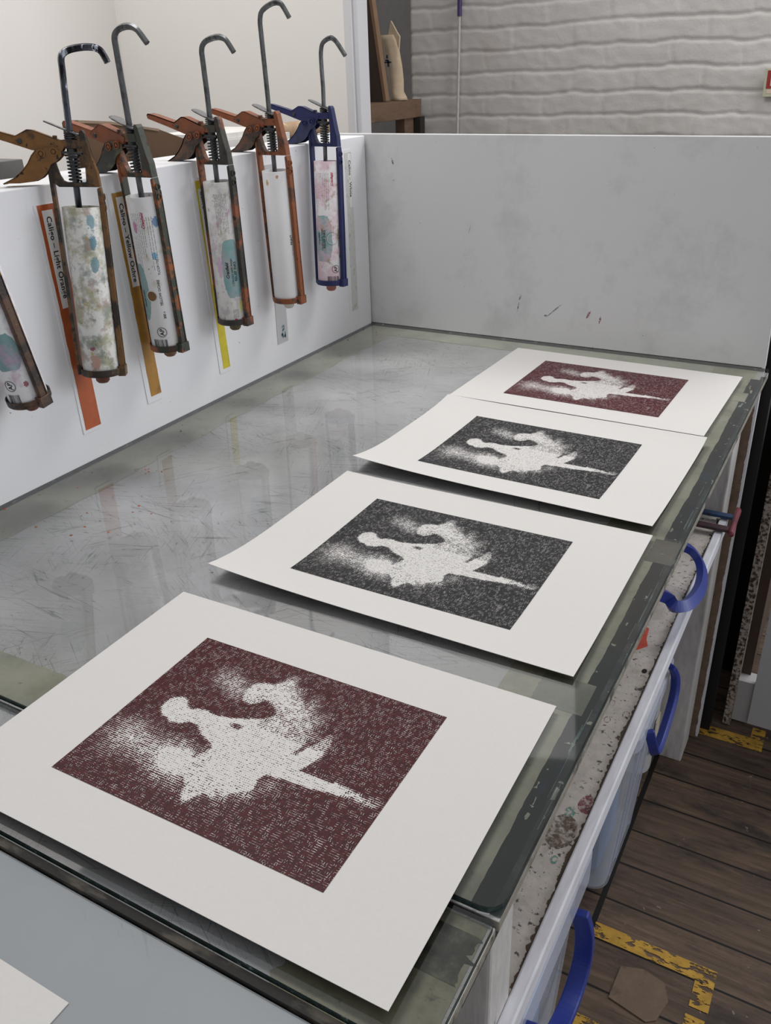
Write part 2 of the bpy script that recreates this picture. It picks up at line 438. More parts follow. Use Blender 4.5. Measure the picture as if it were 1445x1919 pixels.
# smears on the end panel: small dried ink marks
def smear(parent, name, pts, mat, axis_y=-.0004):
    for (x, z, L, w, a) in pts:
        bm = bmesh.new()
        n = 9; up = []; dn = []
        for i in range(n):
            t = i / (n - 1); ww = w * math.sin(PI * (t * .9 + .06)) * (.6 + .5 * random.random())
            px = x + (t - .5) * L * math.cos(a); pz = z + (t - .5) * L * math.sin(a)
            up.append((px - ww * math.sin(a), axis_y, pz + ww * math.cos(a))); dn.append((px + ww * math.sin(a), axis_y, pz - ww * math.cos(a)))
        U = [bm.verts.new(p) for p in up]; D = [bm.verts.new(p) for p in dn]
        for i in range(n - 1): bm.faces.new((U[i], U[i+1], D[i+1], D[i]))
        finish(name, bm, mat, parent, recalc=False)
F = -FLOOR
def faint(name, hexc, a):
    k = N(name); tr = k.n('BsdfTransparent').outputs[0]
    f = k.math('MULTIPLY', k.ramp(k.noise(k.coord('Object'), 260, 4), [(.35, 0.0), (.6, 1.0)]), a)
    return k.done(k.mixsh(f, tr, k.bsdf(lin(hexc), .8)))
smear(EP, 'ink_smear', [(.3406, .085 + F, .012, .0018, 1.2), (.337, .066 + F, .02, .0015, 1.4)], faint('blue_smear', '#5b7d96', .8))
smear(EP, 'ink_smear', [(.412, .066 + F, .042, .0014, .75), (.395, .054 + F, .006, .0022, .2), (.06, .33 + F, .014, .0022, 1.9), (.062, .295 + F, .006, .001, .5), (.12, .215 + F, .004, .001, 0), (.23, .21 + F, .02, .0008, 1.3)], faint('grey_smear', '#3f4145', .8))
smear(EP, 'ink_smear', [(.480, .064 + F, .018, .0026, 1.1), (.503, .056 + F, .016, .0022, 1.4)], faint('red_smear', '#8e2c35', .9))

# ------------------------------------------------------------------ glass sheets with tape under the edges
def jag(x0, x1, y0, y1, axis, amp, seed, n=60, z=-.0062, both=False):
    """strip along axis with one ragged side"""
    bm = bmesh.new(); A = []; B = []
    for i in range(n + 1):
        t = i / n
        r = noise.noise(Vector((t * 9, seed, 0))) * amp * .7 + noise.noise(Vector((t * 41, seed, 4))) * amp * .5 + noise.noise(Vector((t * 130, seed, 4))) * amp * .35
        r2 = (noise.noise(Vector((t * 11, seed + 9, 0))) * amp) if both else 0
        if axis == 'y':
            y = y0 + (y1 - y0) * t; A.append(bm.verts.new((x0 + r, y, z))); B.append(bm.verts.new((x1 + r2, y, z)))
        else:
            x = x0 + (x1 - x0) * t; A.append(bm.verts.new((x, y0 + r, z))); B.append(bm.verts.new((x, y1 + r2, z)))
    for i in range(n): bm.faces.new((A[i], B[i], B[i+1], A[i+1]))
    return bm
def glass_sheet(label, x0, x1, y0, y1, z=0.0):
    G = thing('glass_sheet', label, 'glass sheet', (0, 0, z - .006))
    bm = bmesh.new()
    pts = []
    for sx_, sy_, r, a0 in ((x1, y1, .004, 0), (x0, y1, .001, 90), (x0, y0, .001, 180), (x1, y0, .014, 270)):
        cx_ = sx_ - r if sx_ == x1 else sx_ + r; cy_ = sy_ - r if sy_ == y1 else sy_ + r
        for i in range(5):
            a = math.radians(a0 + i * 22.5); pts.append((cx_ + r * math.cos(a), cy_ + r * math.sin(a)))
    A_ = [bm.verts.new((p[0], p[1], .0001)) for p in pts]; B_ = [bm.verts.new((p[0], p[1], .006)) for p in pts]
    bm.faces.new(B_)
    for i in range(len(pts)):
        bm.faces.new((A_[i], A_[(i+1) % len(pts)], B_[(i+1) % len(pts)], B_[i])).material_index = 1
    finish('pane', bm, [M['glass'], M['glass_edge']], G, recalc=False)
    return G
G1 = glass_sheet('large scratched glass sheet over the bench, prints laid along it', .0006, .8135, -1.2475, -.0008)
def tp(G, name, bm, mat, label):
    o = finish(name, bm, mat, G, recalc=False); o['label'] = label
    if name == 'tape_scrape': o['kind'] = 'stuff'
    return o
dz = -.0004
tp(G1, 'yellowed_tape', jag(.075, .001, -1.2, -.001, 'y', .012, 1.1, z=dz), M['tape_pale'], 'yellowed tape along the side board')
tp(G1, 'yellowed_tape', jag(.001, .80, -.058, -.001, 'x', .008, 2.3, z=dz + .00005), M['tape_pale'], 'yellowed tape along the end board')
tp(G1, 'yellowed_tape', jag(.722, .796, -1.24, -.003, 'y', .004, 3.7, z=dz + .00015), M['tape_yellow'], 'yellowed tape along the front edge')
tp(G1, 'yellowed_tape', jag(.003, .8, -1.196, -1.246, 'x', .004, 4.1, z=dz + .00022), M['tape_yellow'], 'yellowed tape along the near edge')
tp(G1, 'dark_tape', jag(.7915, .8065, -1.245, -.05, 'y', .0022, 5.9, 260, z=dz + .0003), M['tape_dark'], 'dark grimy tape along the front edge')
tp(G1, 'dark_tape', jag(.8058, .8140, -1.246, -.03, 'y', .0012, 5.2, 120, z=dz + .00028), tape_mat('grey_streaked_grime', '#262c2b', '#363d3c', '#59605e', 30), 'grey streaked grime at the glass edge')
tp(G1, 'tape_patch', jag(.782, .813, -.745, -.69, 'y', .002, 6.2, 12, z=dz + .0005), M['tape_grey'], 'grey-brown tape patch')
tp(G1, 'tape_patch', jag(.752, .800, -1.03, -.985, 'y', .003, 7.2, 12, z=dz + .0005), tape_mat('olive_tape', '#6d7065', '#85887a', '#97998c'), 'olive tape patch')
tp(G1, 'tape_patch', jag(.76, .80, -.175, -.13, 'y', .003, 8.2, 12, z=dz + .0005), M['tape_yellow'], 'pale tape patch')
# scrapes and dried bits on the dark tape
bm = bmesh.new()
for i in range(45):
    y = -1.23 + random.random() * 1.15; x = .792 + random.random() * .020; L = .002 + random.random() ** 3 * .02; w = .0004 + random.random() * .0018
    vs = [bm.verts.new((x + random.uniform(-1, 1) * w, y + L * t, dz + .0007)) for t in (0, .4, 1)] + [bm.verts.new((x + w + random.random() * w, y + L * t, dz + .0007)) for t in (.9, .5, .1)]
    bm.faces.new(vs)
tp(G1, 'tape_scrape', bm, tape_mat('pale_scrapes', '#7d8379', '#a5a998', '#c5c8ba', 40), 'pale scrapes in the grime')
bm = bmesh.new()
for i in range(26):
    y = -1.2 + random.random() * 1.1; x = .803 + random.random() * .009; L = .01 + random.random() * .05; w = .0004 + random.random() * .0007
    bm.faces.new([bm.verts.new(p) for p in ((x, y, dz + .0008), (x + w, y, dz + .0008), (x + w * 1.3, y + L, dz + .0008), (x + w * .6, y + L, dz + .0008))])
tp(G1, 'tape_scrape', bm, tape_mat('blue_grey_streaks', '#3f5558', '#6f8484', '#8fa0a0', 40), 'blue-grey streaks in the grime')
G2 = glass_sheet('narrow glass strip across the bench, between the large sheet and the near table', .0006, .812, -1.3515, -1.2505, -.0055)
tp(G2, 'yellowed_tape', jag(.70, .808, -1.352, -1.252, 'y', .01, 9.2, 30, z=dz), tape_mat('olive_grime_tape', '#6f6f5c', '#9b9a84', '#b3b19c', 25), 'yellowed grimy tape at the corner')
tp(G2, 'dark_tape', jag(.735, .806, -1.30, -1.262, 'y', .012, 9.9, 20, z=dz + .0003, both=True), tape_mat('speckled_grime', '#34352f', '#57584d', '#8d8c7a', 45), 'dark speckled grime')

# neighbouring table (grey top) in front
NT = thing('side_table', 'grey-topped table butted against the near end of the bench', 'table', (0, -1.36, FLOOR))
bm = bmesh.new(); box(bm, 0.0, .80, -1.2, -.0005, -.035 - FLOOR, -.0118 - FLOOR)
k = N('grey_enamel_top'); v = k.coord('Object')
col = k.ramp(k.noise(v, 3, 4), [(.3, lin('#888c90')), (.7, lin('#94999c'))])
col = k.mix(k.ramp(k.noise(v, 45, 4, .6), [(.69, 0.0), (.74, .8)]), col, lin('#54585a'))
w = k.coord('Object', rot=(0, 0, .6)); w2 = k.comb(k.math('MULTIPLY', k.sep(w)[0], 5), k.math('MULTIPLY', k.sep(w)[1], 120), 0.0)
ln = k.math('LESS_THAN', k.math('ABSOLUTE', k.math('SUBTRACT', k.noise(w2, 1, 1, .5, .8), .5)), .006)
col = k.mix(k.math('MULTIPLY', ln, k.ramp(k.noise(v, 8, 2), [(.5, 0.0), (.6, .35)])), col, lin('#6f7375'))
M['grey_top'] = k.done(k.bsdf(col, .45, 0, k.bump(k.noise(v, 500, 2), .08, .0005), .4))
finish('tabletop', bm, M['grey_top'], NT, bevel=.002)
bm = bmesh.new(); box(bm, 0.0, .812, .0002, .0066, -.03 - FLOOR, -.0092 - FLOOR)
finish('edge_strip', bm, stained('black_grime_strip', '#1c1a18', [('#4d473e', .52, .1, 60), ('#c4c2bb', .64, .03, 20)], .7, 50, bump=.5, stretch=(.3, 1, 1)), NT)
for x in (.02, .73):
    for y in (-1.18, -.09):
        bm = bmesh.new(); box(bm, x, x + .06, y, y + .06, 0, -.035 - FLOOR); finish('leg', bm, M['grey_dark'], NT)

# ------------------------------------------------------------------ art prints
BODY = [(-98.7,13.7),(-91.6,17.7),(-85.4,15.2),(-79.8,9.9),(-72.5,8.1),(-69.9,11.6),(-61.4,12.3),(-46.1,12.0),(-32.5,15.8),(-21.2,20.1),(-10.6,25.5),(-3.5,33.4),(-6.2,39.9),(-12.3,43.6),(-8.6,54.5),(3.4,55.9),(19.7,52.9),(31.7,41.5),(40.8,25.2),(41.1,13.3),(47.9,18.8),(49.7,27.7),(50.9,35.2),(55.0,34.4),(57.9,27.8),(58.8,20.3),(58.9,8.6),(56.0,-.4),(51.4,-11.0),(57.6,-11.6),(68.8,-11.4),(81.7,-11.7),(86.5,-8.2),(91.9,-10.4),(101.2,-9.9),(113.6,-12.7),(112.6,-17.9),(103.2,-17.9),(91.3,-20.5),(78.4,-21.9),(60.1,-24.1),(43.7,-25.2),(30.5,-27.1),(28.2,-34.1),(32.2,-43.6),(24.6,-50.9),(15.6,-58.3),(8.6,-64.3),(-1.8,-66.1),(-6.2,-75.2),(-9.2,-80.5),(-16.2,-75.1),(-19.8,-64.6),(-28.5,-56.2),(-33.0,-43.5),(-30.9,-30.8),(-27.6,-23.2),(-32.9,-17.9),(-45.0,-13.8),(-52.7,-7.2),(-60.7,-4.8),(-67.8,-6.2),(-70.7,-10.7),(-80.8,-12.8),(-93.5,-8.2),(-100.2,-2.6),(-102.7,6.1)]
LOBE = [(-40.9,39.8),(-46.5,49.5),(-46.3,60.6),(-37.4,67.0),(-27.9,67.9),(-22.7,74.8),(-16.4,81.3),(-9.5,77.5),(-5.3,67.7),(5.2,62.8),(14.0,56.7),(1.9,44.0),(-10.4,43.2),(-23.9,48.2),(-26.7,40.9),(-32.7,35.6)]
EYE = [(-32.9,7.0),(-28.0,10.7),(-18.7,11.2),(-21.5,3.9)]
GAPP = [(36.5,3.2),(39.0,14.3),(39.8,26.8),(43.0,26.4),(43.2,12.4),(40.3,1.2)]
BLOBS = [(-105,-44,11,.34),(-88,-44,11,.42),(-66,-48,10,.5),(-52,-40,9,.66),(-38,-42,8,.7),(-42,-58,9,.42),(-106,-33,9,.22),(-75,57,8,.30),(-60,53,7,.42),(-49,46,6,.45),(39,-36,5,.3),(28,-51,5,.45),(13,-62,5,.4),(17,57,6,.5),(32,46,5,.5),(43,27,4,.35),(-5,-64,6,.3),(118,-14.5,2.6,.6),(124,-15.5,2.2,.4),(-48,-55,7,.35),(-17,82,4,.35),(-4,68,5,.5),(-33,-52,7,.45),(50,4,4,.25),(-110,-62,7,.12),(-28,-68,6,.2)]
def inside(p, poly):
    x, y = p; c = False; n = len(poly); j = n - 1
    for i in range(n):
        xi, yi = poly[i]; xj, yj = poly[j]
        if (yi > y) != (yj > y) and x < (xj - xi) * (y - yi) / (yj - yi) + xi: c = not c
        j = i
    return c
PW, PH = 260.7, 197.9
NX, NY = 175, 133
def density():
    """1 = paper left white, 0 = solid ink"""
    D = []
    for j in range(NY):
        y = (j / (NY - 1) - .5) * PH
        for i in range(NX):
            x = (i / (NX - 1) - .5) * PW
            nz = noise.noise(Vector((x * .11, y * .11, 3))) * 3.0 + noise.noise(Vector((x * .35, y * .35, 8))) * 1.2
            q = (x + nz * .3, y + nz * .3)
            b = 1.0 if (inside(q, BODY) or inside(q, LOBE)) else 0.0
            if inside((x, y), EYE) or inside((x, y), GAPP): b = .1
            g = 0
            if b < .5:
                q2 = (x + nz, y + nz)
                for (bx, by, s, a) in BLOBS:
                    g += a * math.exp(-((q2[0] - bx) ** 2 + (q2[1] - by) ** 2) / (2 * s * s))
            core = .93
            if y > 14 and x > -12: core = .66 + .16 * noise.noise(Vector((x * .09, y * .09, 6))) - .10 * max(0, min(1, (x - 12) / 28))
            elif x < -18 and y < -22: core = .74 + .15 * noise.noise(Vector((x * .1, y * .1, 9)))
            elif y < -45: core = .76 + .12 * noise.noise(Vector((x * .1, y * .1, 2)))
            if inside((x, y), LOBE) and x < 0: core = .74 + .15 * noise.noise(Vector((x * .12, y * .12, 4)))
            if x > 95: core = .72
            D.append(max(b * core, min(.86, g)))
    # small blur
    E = list(D)
    for j in range(1, NY - 1):
        for i in range(1, NX - 1):
            kk = j * NX + i
            E[kk] = (D[kk] * 4 + D[kk-1] + D[kk+1] + D[kk-NX] + D[kk+NX]) / 8
    return E
DENS = density()

def print_mat(name, ink, ink2, spec):
    k = N(name)
    at = k.n('Attribute', attribute_name='white'); d = at.outputs['Fac']
    uvn = k.n('UVMap', uv_map='UVMap'); s = k.sep(uvn.outputs[0])
    cell = 1 / 2.05
    u0 = k.math('MULTIPLY', s[0], PW * cell); v0 = k.math('MULTIPLY', s[1], PH * cell)
    jit = k.noise(k.comb(k.math('MULTIPLY', s[0], 90), k.math('MULTIPLY', s[1], 70), 0.0), 1.0, 2)
    v = k.math('ADD', v0, k.math('MULTIPLY', jit, .5)); u = k.math('ADD', u0, k.math('MULTIPLY', jit, .5))
    row = k.math('FLOOR', v)
    wr = k.n('TexWhiteNoise', noise_dimensions='1D'); k.set(wr.inputs['W'], row)
    u = k.math('ADD', u, k.math('MULTIPLY', wr.outputs[0], .9))
    cu = k.math('FLOOR', u)
    wn = k.n('TexWhiteNoise', noise_dimensions='2D'); k.set(wn.inputs['Vector'], k.comb(cu, row, 0.0))
    r1 = k.sep(wn.outputs['Color'])[0]; r2 = k.sep(wn.outputs['Color'])[1]; r3 = k.sep(wn.outputs['Color'])[2]
    fu = k.math('ABSOLUTE', k.math('SUBTRACT', k.math('FRACT', u), .5)); fv = k.math('ABSOLUTE', k.math('SUBTRACT', k.math('FRACT', v), .5))
    ver = k.math('GREATER_THAN', r1, .72)
    lo = k.math('ADD', k.math('MULTIPLY', fv, k.math('SUBTRACT', 1.0, ver)), k.math('MULTIPLY', fu, ver))   # across the bar
    al = k.math('ADD', k.math('MULTIPLY', fu, k.math('SUBTRACT', 1.0, ver)), k.math('MULTIPLY', fv, ver))   # along the bar
    # white fleck: near cell edge in 'lo', for part of the cells; grows with d
    e = k.math('SUBTRACT', .5, lo)
    wid = k.math('ADD', k.math('MULTIPLY', k.math('SUBTRACT', r2, .56), .34), k.math('MULTIPLY', d, .52))
    wid = k.math('MAXIMUM', wid, k.math('MULTIPLY', d, .30))
    length = k.math('LESS_THAN', al, k.math('ADD', k.math('ADD', k.math('MULTIPLY', r3, .34), .22), d))
    white = k.math('MULTIPLY', k.math('LESS_THAN', e, wid), length)
    # in the open white areas little ink dashes remain
    dash = k.math('MULTIPLY', k.math('LESS_THAN', fv, k.math('MULTIPLY', r2, .20)), k.math('LESS_THAN', fu, k.math('ADD', k.math('MULTIPLY', r3, .4), .05)))
    dash = k.math('MULTIPLY', dash, k.math('GREATER_THAN', d, .5))
    big = k.math('GREATER_THAN', d, k.math('ADD', k.math('MULTIPLY', r3, .22), .60))
    white = k.math('MAXIMUM', white, big)
    white = k.math('MULTIPLY', white, k.math('SUBTRACT', 1.0, dash))
    inkc = k.mix(k.ramp(k.noise(k.comb(k.math('MULTIPLY', s[0], 200), k.math('MULTIPLY', s[1], 150), 0.0), 1.0, 3), [(.35, 0.0), (.65, 1.0)]), lin(ink), lin(ink2))
    inkc = k.mix(k.math('MULTIPLY', k.math('GREATER_THAN', r1, .6), .35), inkc, lin('#0b0809'))
    col = k.mix(white, inkc, lin('#d8d5d2'))
    ro = k.math('ADD', k.math('MULTIPLY', white, .5), .4)
    return k.done(k.bsdf(col, ro, 0, k.bump(k.math('SUBTRACT', 1.0, white), .25, .0004), spec))

def sheet_z(u, v, W, H, curl):
    """u,v in metres from centre; lifts: near edge (v=-H/2), left corner etc."""
    near, nl, left, far = curl
    a = max(0, (-v / (H/2) - .0)); a = a ** 3
    lft = max(0, -u / (W/2)) ** 3
    f = max(0, v / (H/2)) ** 4
    return .0004 + near * a * (.85 + .15 * math.cos(u * 14)) + nl * a * max(0, -u / (W/2)) ** 1.5 + left * lft + far * f
def art_print(label, cx, cy, th, mat, curl, z0=0.0, tilt=None, H=.2985, OY=.005):
    W = .4175
    T = thing('art_print', label, 'print', (cx, cy, z0), (0, 0, th), 'prints of a dancer laid out to dry on the glass')
    nx, ny = 42, 30; th_ = .00045
    zf = lambda u, v: sheet_z(u, v, W, H, curl) + (tilt(u, v) if tilt else 0)
    bm = bmesh.new(); top = []; bot = []
    for j in range(ny + 1):
        v = (j / ny - .5) * H
        top.append([bm.verts.new(((i/nx - .5) * W, v + OY, zf((i/nx - .5) * W, v) + th_)) for i in range(nx + 1)])
        bot.append([bm.verts.new(((i/nx - .5) * W, v + OY, zf((i/nx - .5) * W, v))) for i in range(nx + 1)])
    for j in range(ny):
        for i in range(nx):
            bm.faces.new((top[j][i], top[j][i+1], top[j+1][i+1], top[j+1][i]))
            bm.faces.new((bot[j][i], bot[j+1][i], bot[j+1][i+1], bot[j][i+1]))
    for i in range(nx):
        bm.faces.new((bot[0][i], bot[0][i+1], top[0][i+1], top[0][i])); bm.faces.new((top[ny][i], top[ny][i+1], bot[ny][i+1], bot[ny][i]))
    for j in range(ny):
        bm.faces.new((top[j][0], top[j+1][0], bot[j+1][0], bot[j][0])); bm.faces.new((bot[j][nx], bot[j+1][nx], top[j+1][nx], top[j][nx]))
    finish('paper_sheet', bm, M['paper'], T, smooth=False, recalc=False)
    bm = bmesh.new(); uvl = bm.loops.layers.uv.new('UVMap'); rows = []
    for j in range(NY):
        v = (j / (NY - 1) - .5) * PH / 1000
        rows.append([bm.verts.new(((i / (NX - 1) - .5) * PW / 1000, v, zf((i / (NX - 1) - .5) * PW / 1000, v - OY) + th_ + .00022)) for i in range(NX)])
    for j in range(NY - 1):
        for i in range(NX - 1):
            f = bm.faces.new((rows[j][i], rows[j][i+1], rows[j+1][i+1], rows[j+1][i]))
            for lp, (a, b) in zip(f.loops, ((i, j), (i+1, j), (i+1, j+1), (i, j+1))): lp[uvl].uv = (a / (NX - 1), b / (NY - 1))
    o = finish('printed_image', bm, mat, T, recalc=False)
    at = o.data.attributes.new('white', 'FLOAT', 'POINT'); at.data.foreach_set('value', DENS)
    return T
PM_red = print_mat('maroon_black_ink_print', '#33090d', '#55181c', .25)
PM_blk = print_mat('black_ink_print', '#101012', '#2b2b2e', .28)
PM_mar = print_mat('maroon_ink_print', '#430f15', '#5e1b23', .25)
art_print('dark red print of a dancer, nearest of the four, hanging over the glass seam', .57135, -1.191, .00855, PM_red, (.0016, .0, .0, 0), H=.3055, OY=.0017)
art_print('black dancer print behind the nearest red one, its near left corner curled up', .57086, -.85148, .00559, PM_blk, (.006, .0075, .002, 0))
art_print('black dancer print overlapping the far maroon one, third away from the camera', .56849, -.53581, -.01858, PM_blk, (.006, .008, .002, .006), z0=.0012)
art_print('maroon dancer print at the far end, its near edge under a black one', .56693, -.2157, -.02298, PM_mar, (0, 0, 0, 0))
# blank sheet corner at the bottom left
bm = bmesh.new(); box(bm, .18, .60, -1.72, -1.4215, -.0115, -.0108)
tag(finish('paper_sheet', bm, M['paper']), 'blank white paper sheet on the grey table, cut off by the frame', 'paper')

# ------------------------------------------------------------------ caulking guns with ink cartridges
M['steel'] = stained('dull_steel_rod', '#6a6c6e', [('#3a3b3d', .50, .15, 70), ('#9da0a3', .66, .08, 90)], .35, 60, metal=.75, bump=.2, stretch=(1, 1, .4))
M['spring'] = simple('dark_spring_steel', '#4a4a4b', .4, .7)
M['lever'] = stained('dirty_steel_plate', '#74767a', [('#3b3d40', .55, .1, 60)], .3, 60, metal=.6)
def gun_paint(name, base, d1, d2, t1, t2, seed): 
    return stained(name, base, [(d1, t1 - .05, .06, 19), (d2, t2 - .03, .05, 50), ('#17130f', .62, .05, 95)], .45, 40, bump=.35, seed=seed)
def rod_pts(bend, hook):
    return smooth_path(hook, 5)
def make_gun(label, y, tilt, paint, trig_paint, rodmat, hook, cap_paint=None, dz=0.0, z_rot=0.0):
    g = thing('caulking_gun', label, 'caulking gun', (.037, y, .35 + dz), (-math.atan(tilt), 0, z_rot), 'skeleton ink guns hooked over the side board')
    g.rotation_mode = 'ZYX'; g.rotation_euler = (-math.atan(tilt), 0, z_rot)
    z = lambda a: a - .35
    # --- cradle frame (two rails, end cup, yoke)
    bm = bmesh.new()
    prism(bm, [(-.0315, z(.402)), (-.0275, z(.402)), (-.0262, z(.3775)), (-.0255, z(.35)), (-.0235, z(.133)), (-.0275, z(.133)), (-.0300, z(.345))], -.006, .006)
    rr = [(.0262, z(.372)), (.0305, z(.374)), (.0315, z(.366)), (.0325, z(.33)), (.0345, z(.135)), (.0335, z(.131)), (.0295, z(.131)), (.0288, z(.20)), (.0275, z(.33))]
    prism(bm, rr, -.0062, .0062)
    # raised ribs along the front rail
    for yy in (-.0058, .0042):
        prism(bm, [(.0315, z(.36)), (.0330, z(.355)), (.0358, z(.14)), (.034, z(.137))], yy, yy + .0016)
    # yoke: lower bar, D-window, top bar, slanting arm
    prism(bm, [(-.029, z(.381)), (-.020, z(.3738)), (.0265, z(.3738)), (.0265, z(.3795)), (-.010, z(.3795)), (-.0145, z(.3815)), (-.0180, z(.388)), (-.0205, z(.397)), (-.0225, z(.408)), (-.0305, z(.404))], -.005, .005)
    prism(bm, [(.0265, z(.3738)), (.0305, z(.374)), (.0290, z(.392)), (.0262, z(.4005)), (.0185, z(.436)), (.0165, z(.4395)), (.0135, z(.4400)), (.0118, z(.437)), (.0122, z(.430)), (.0150, z(.402)), (.0142, z(.381)), (.0130, z(.3795))], -.006, .006)
    prism(bm, [(-.0225, z(.4185)), (.0135, z(.4185)), (.0125, z(.4285)), (-.004, z(.4295)), (-.0175, z(.4275))], -.0065, .0065)
    box(bm, -.0205, -.0165, -.004, .004, z(.424), z(.4335))
    # end cup
    lathe(bm, [(.004, z(.1325)), (.0262, z(.1325)), (.0276, z(.1345)), (.0278, z(.1425)), (.0262, z(.1425)), (.0258, z(.136)), (.004, z(.136))], 28, (.0035, 0, 0))
    box(bm, .0265, .0365, -.0085, .0085, z(.1305), z(.1445))
    fr = finish('cradle_frame', bm, paint, g, bevel=.0008)
    # embossed rings on the arm
    bm = bmesh.new()
    for zz in (.362, .349):
        for kx in range(1):
            c = (.0327, 0, z(zz)); lathe(bm, [(.0030, -.0002), (.0030, .0012), (.0042, .0012), (.0042, -.0002)], 16, c, True, 'x')
    finish('embossed_ring', bm, paint, fr)
    # --- handle : folded channel
    H = [(-.1178, z(.4425)), (-.1155, z(.4448)), (-.105, z(.4430)), (-.0645, z(.4325)), (-.0495, z(.4400)), (-.044, z(.4398)), (-.0130, z(.4285)), (-.006, z(.4235)), (-.010, z(.4160)), (-.022, z(.4135)), (-.0466, z(.4165)), (-.075, z(.4255)), (-.1165, z(.4378))]
    bm = bmesh.new()
    prism(bm, H, -.0072, -.0060); prism(bm, H, .0060, .0072)
    topi = [0, 1, 2, 3, 4, 5, 6]
    for a, b in zip(topi, topi[1:]):
        (x0, z0), (x1, z1) = H[a], H[b]
        n = Vector((-(z1 - z0), 0, x1 - x0)).normalized() * .0014
        vs = []
        for yy in (-.0072, .0072):
            for (px, pz) in ((x0, z0), (x1, z1)):
                vs.append(bm.verts.new((px, yy, pz))); vs.append(bm.verts.new((px - n.x * (1 if n.z > 0 else -1), yy, pz - abs(n.z))))
        for f in ((0, 2, 6, 4), (1, 5, 7, 3), (0, 1, 3, 2), (4, 6, 7, 5), (0, 4, 5, 1), (2, 3, 7, 6)): bm.faces.new([vs[i] for i in f])
    hd = finish('handle', bm, trig_paint[1], g)
    bm = bmesh.new(); lathe(bm, [(.0001, -.0090), (.0026, -.0088), (.0032, -.0074), (.0032, .0080), (.0001, .0084)], 16, (-.0596, 0, z(.4265)), False, 'y')
    finish('rivet', bm, M['spring'], hd)
    # --- trigger: curved blade resting on the board
    U = [(-.0865, z(.3776)), (-.071, z(.3850)), (-.061, z(.3930)), (-.0535, z(.4015)), (-.0480, z(.4105)), (-.0420, z(.4170)), (-.0335, z(.4195)), (-.0195, z(.4195))]
    L = [(-.0115, z(.4160)), (-.0115, z(.4105)), (-.0180, z(.4045)), (-.0255, z(.4000)), (-.030, z(.3925)), (-.0390, z(.3845)), (-.0480, z(.3802)), (-.066, z(.3780))]
    bm = bmesh.new(); prism(bm, U + L, -.0092, -.0075); prism(bm, U + L, .0075, .0092)
    for a, b in zip(U[:5], U[1:6]):
        vs = [bm.verts.new((p[0] + dx, yy, p[1] - dx)) for p in (a, b) for yy in (-.0092, .0092) for dx in (0, .0012)]
        for f in ((0, 2, 6, 4), (1, 5, 7, 3), (0, 1, 3, 2), (4, 6, 7, 5), (0, 4, 5, 1), (2, 3, 7, 6)): bm.faces.new([vs[i] for i in f])
    tr = finish('trigger', bm, trig_paint[0], g)
    for (px, pz) in ((-.0355, .4125), (-.0200, .4150)):
        bm = bmesh.new(); lathe(bm, [(.0001, -.0110), (.0022, -.0110), (.0026, -.0096), (.0034, -.0096), (.0036, -.0112), (.0050, -.0112), (.0052, -.0090), (.0052, .0100), (.0001, .0104)], 18, (px, 0, z(pz)), False, 'y')
        finish('rivet', bm, trig_paint[1], tr)
    # --- rod with hooked end
    bm = bmesh.new()
    pts = [(0, 0, z(.26)), (0, 0, z(.33)), (0, 0, z(.40)), (0, 0, z(.47))] + [Vector((q[0] - .037, 0, q[1] - .35)) for q in hook]
    sp = [Vector(p) for p in pts[:3]] + smooth_path(pts[3:], 7)
    tube(bm, sp, .0041, 6)
    finish('plunger_rod', bm, rodmat, g, bevel=0)
    # --- springs, clutch plate, release lever
    bm = bmesh.new()
    n = 7 * 14
    tube(bm, [(.0072 * math.cos(2*PI*i/14), .0072 * math.sin(2*PI*i/14), z(.3805) + (.0285) * i / n) for i in range(n + 1)], .00125, 6)
    finish('spring', bm, M['spring'], g, smooth=True)
    bm = bmesh.new(); n = 3 * 12
    tube(bm, [(.0068 * math.cos(2*PI*i/12), .0068 * math.sin(2*PI*i/12), z(.4295) + .0075 * i / n) for i in range(n + 1)], .0010, 6)
    finish('spring', bm, M['spring'], g, smooth=True)
    bm = bmesh.new()
    lathe(bm, [(.0044, z(.4095)), (.0092, z(.4095)), (.0095, z(.4105)), (.0092, z(.4120)), (.0044, z(.4120))], 20, (0, 0, 0), True)
    prism(bm, [(-.0165, z(.4128)), (.0125, z(.4118)), (.0125, z(.4145)), (-.0165, z(.4160))], -.0065, .0065)
    lathe(bm, [(.0044, z(.4148)), (.0062, z(.4148)), (.0062, z(.4183)), (.0044, z(.4183))], 6, (0, 0, 0), True)
    finish('clutch_plate', bm, M['spring'], g)
    bm = bmesh.new()
    prof = [(-.0300, .0), (-.0285, .0062), (-.022, .0085), (-.008, .0090), (.010, .0075), (.0118, .004), (.0118, 0)]
    o2 = [(a, b) for a, b in prof] + [(a, -b) for a, b in prof[::-1][1:-1]]
    tz = lambda a: z(.4392) - a * .36 + (.0000 if a > -.02 else .0006)
    A = [bm.verts.new((a, b, tz(a))) for a, b in o2]; B = [bm.verts.new((a, b, tz(a) - .0016)) for a, b in o2]
    bm.faces.new(A); bm.faces.new(B[::-1])
    for i in range(len(o2)): bm.faces.new((A[i], B[i], B[(i+1) % len(o2)], A[(i+1) % len(o2)]))
    finish('release_lever', bm, M['lever'], g)
    return g

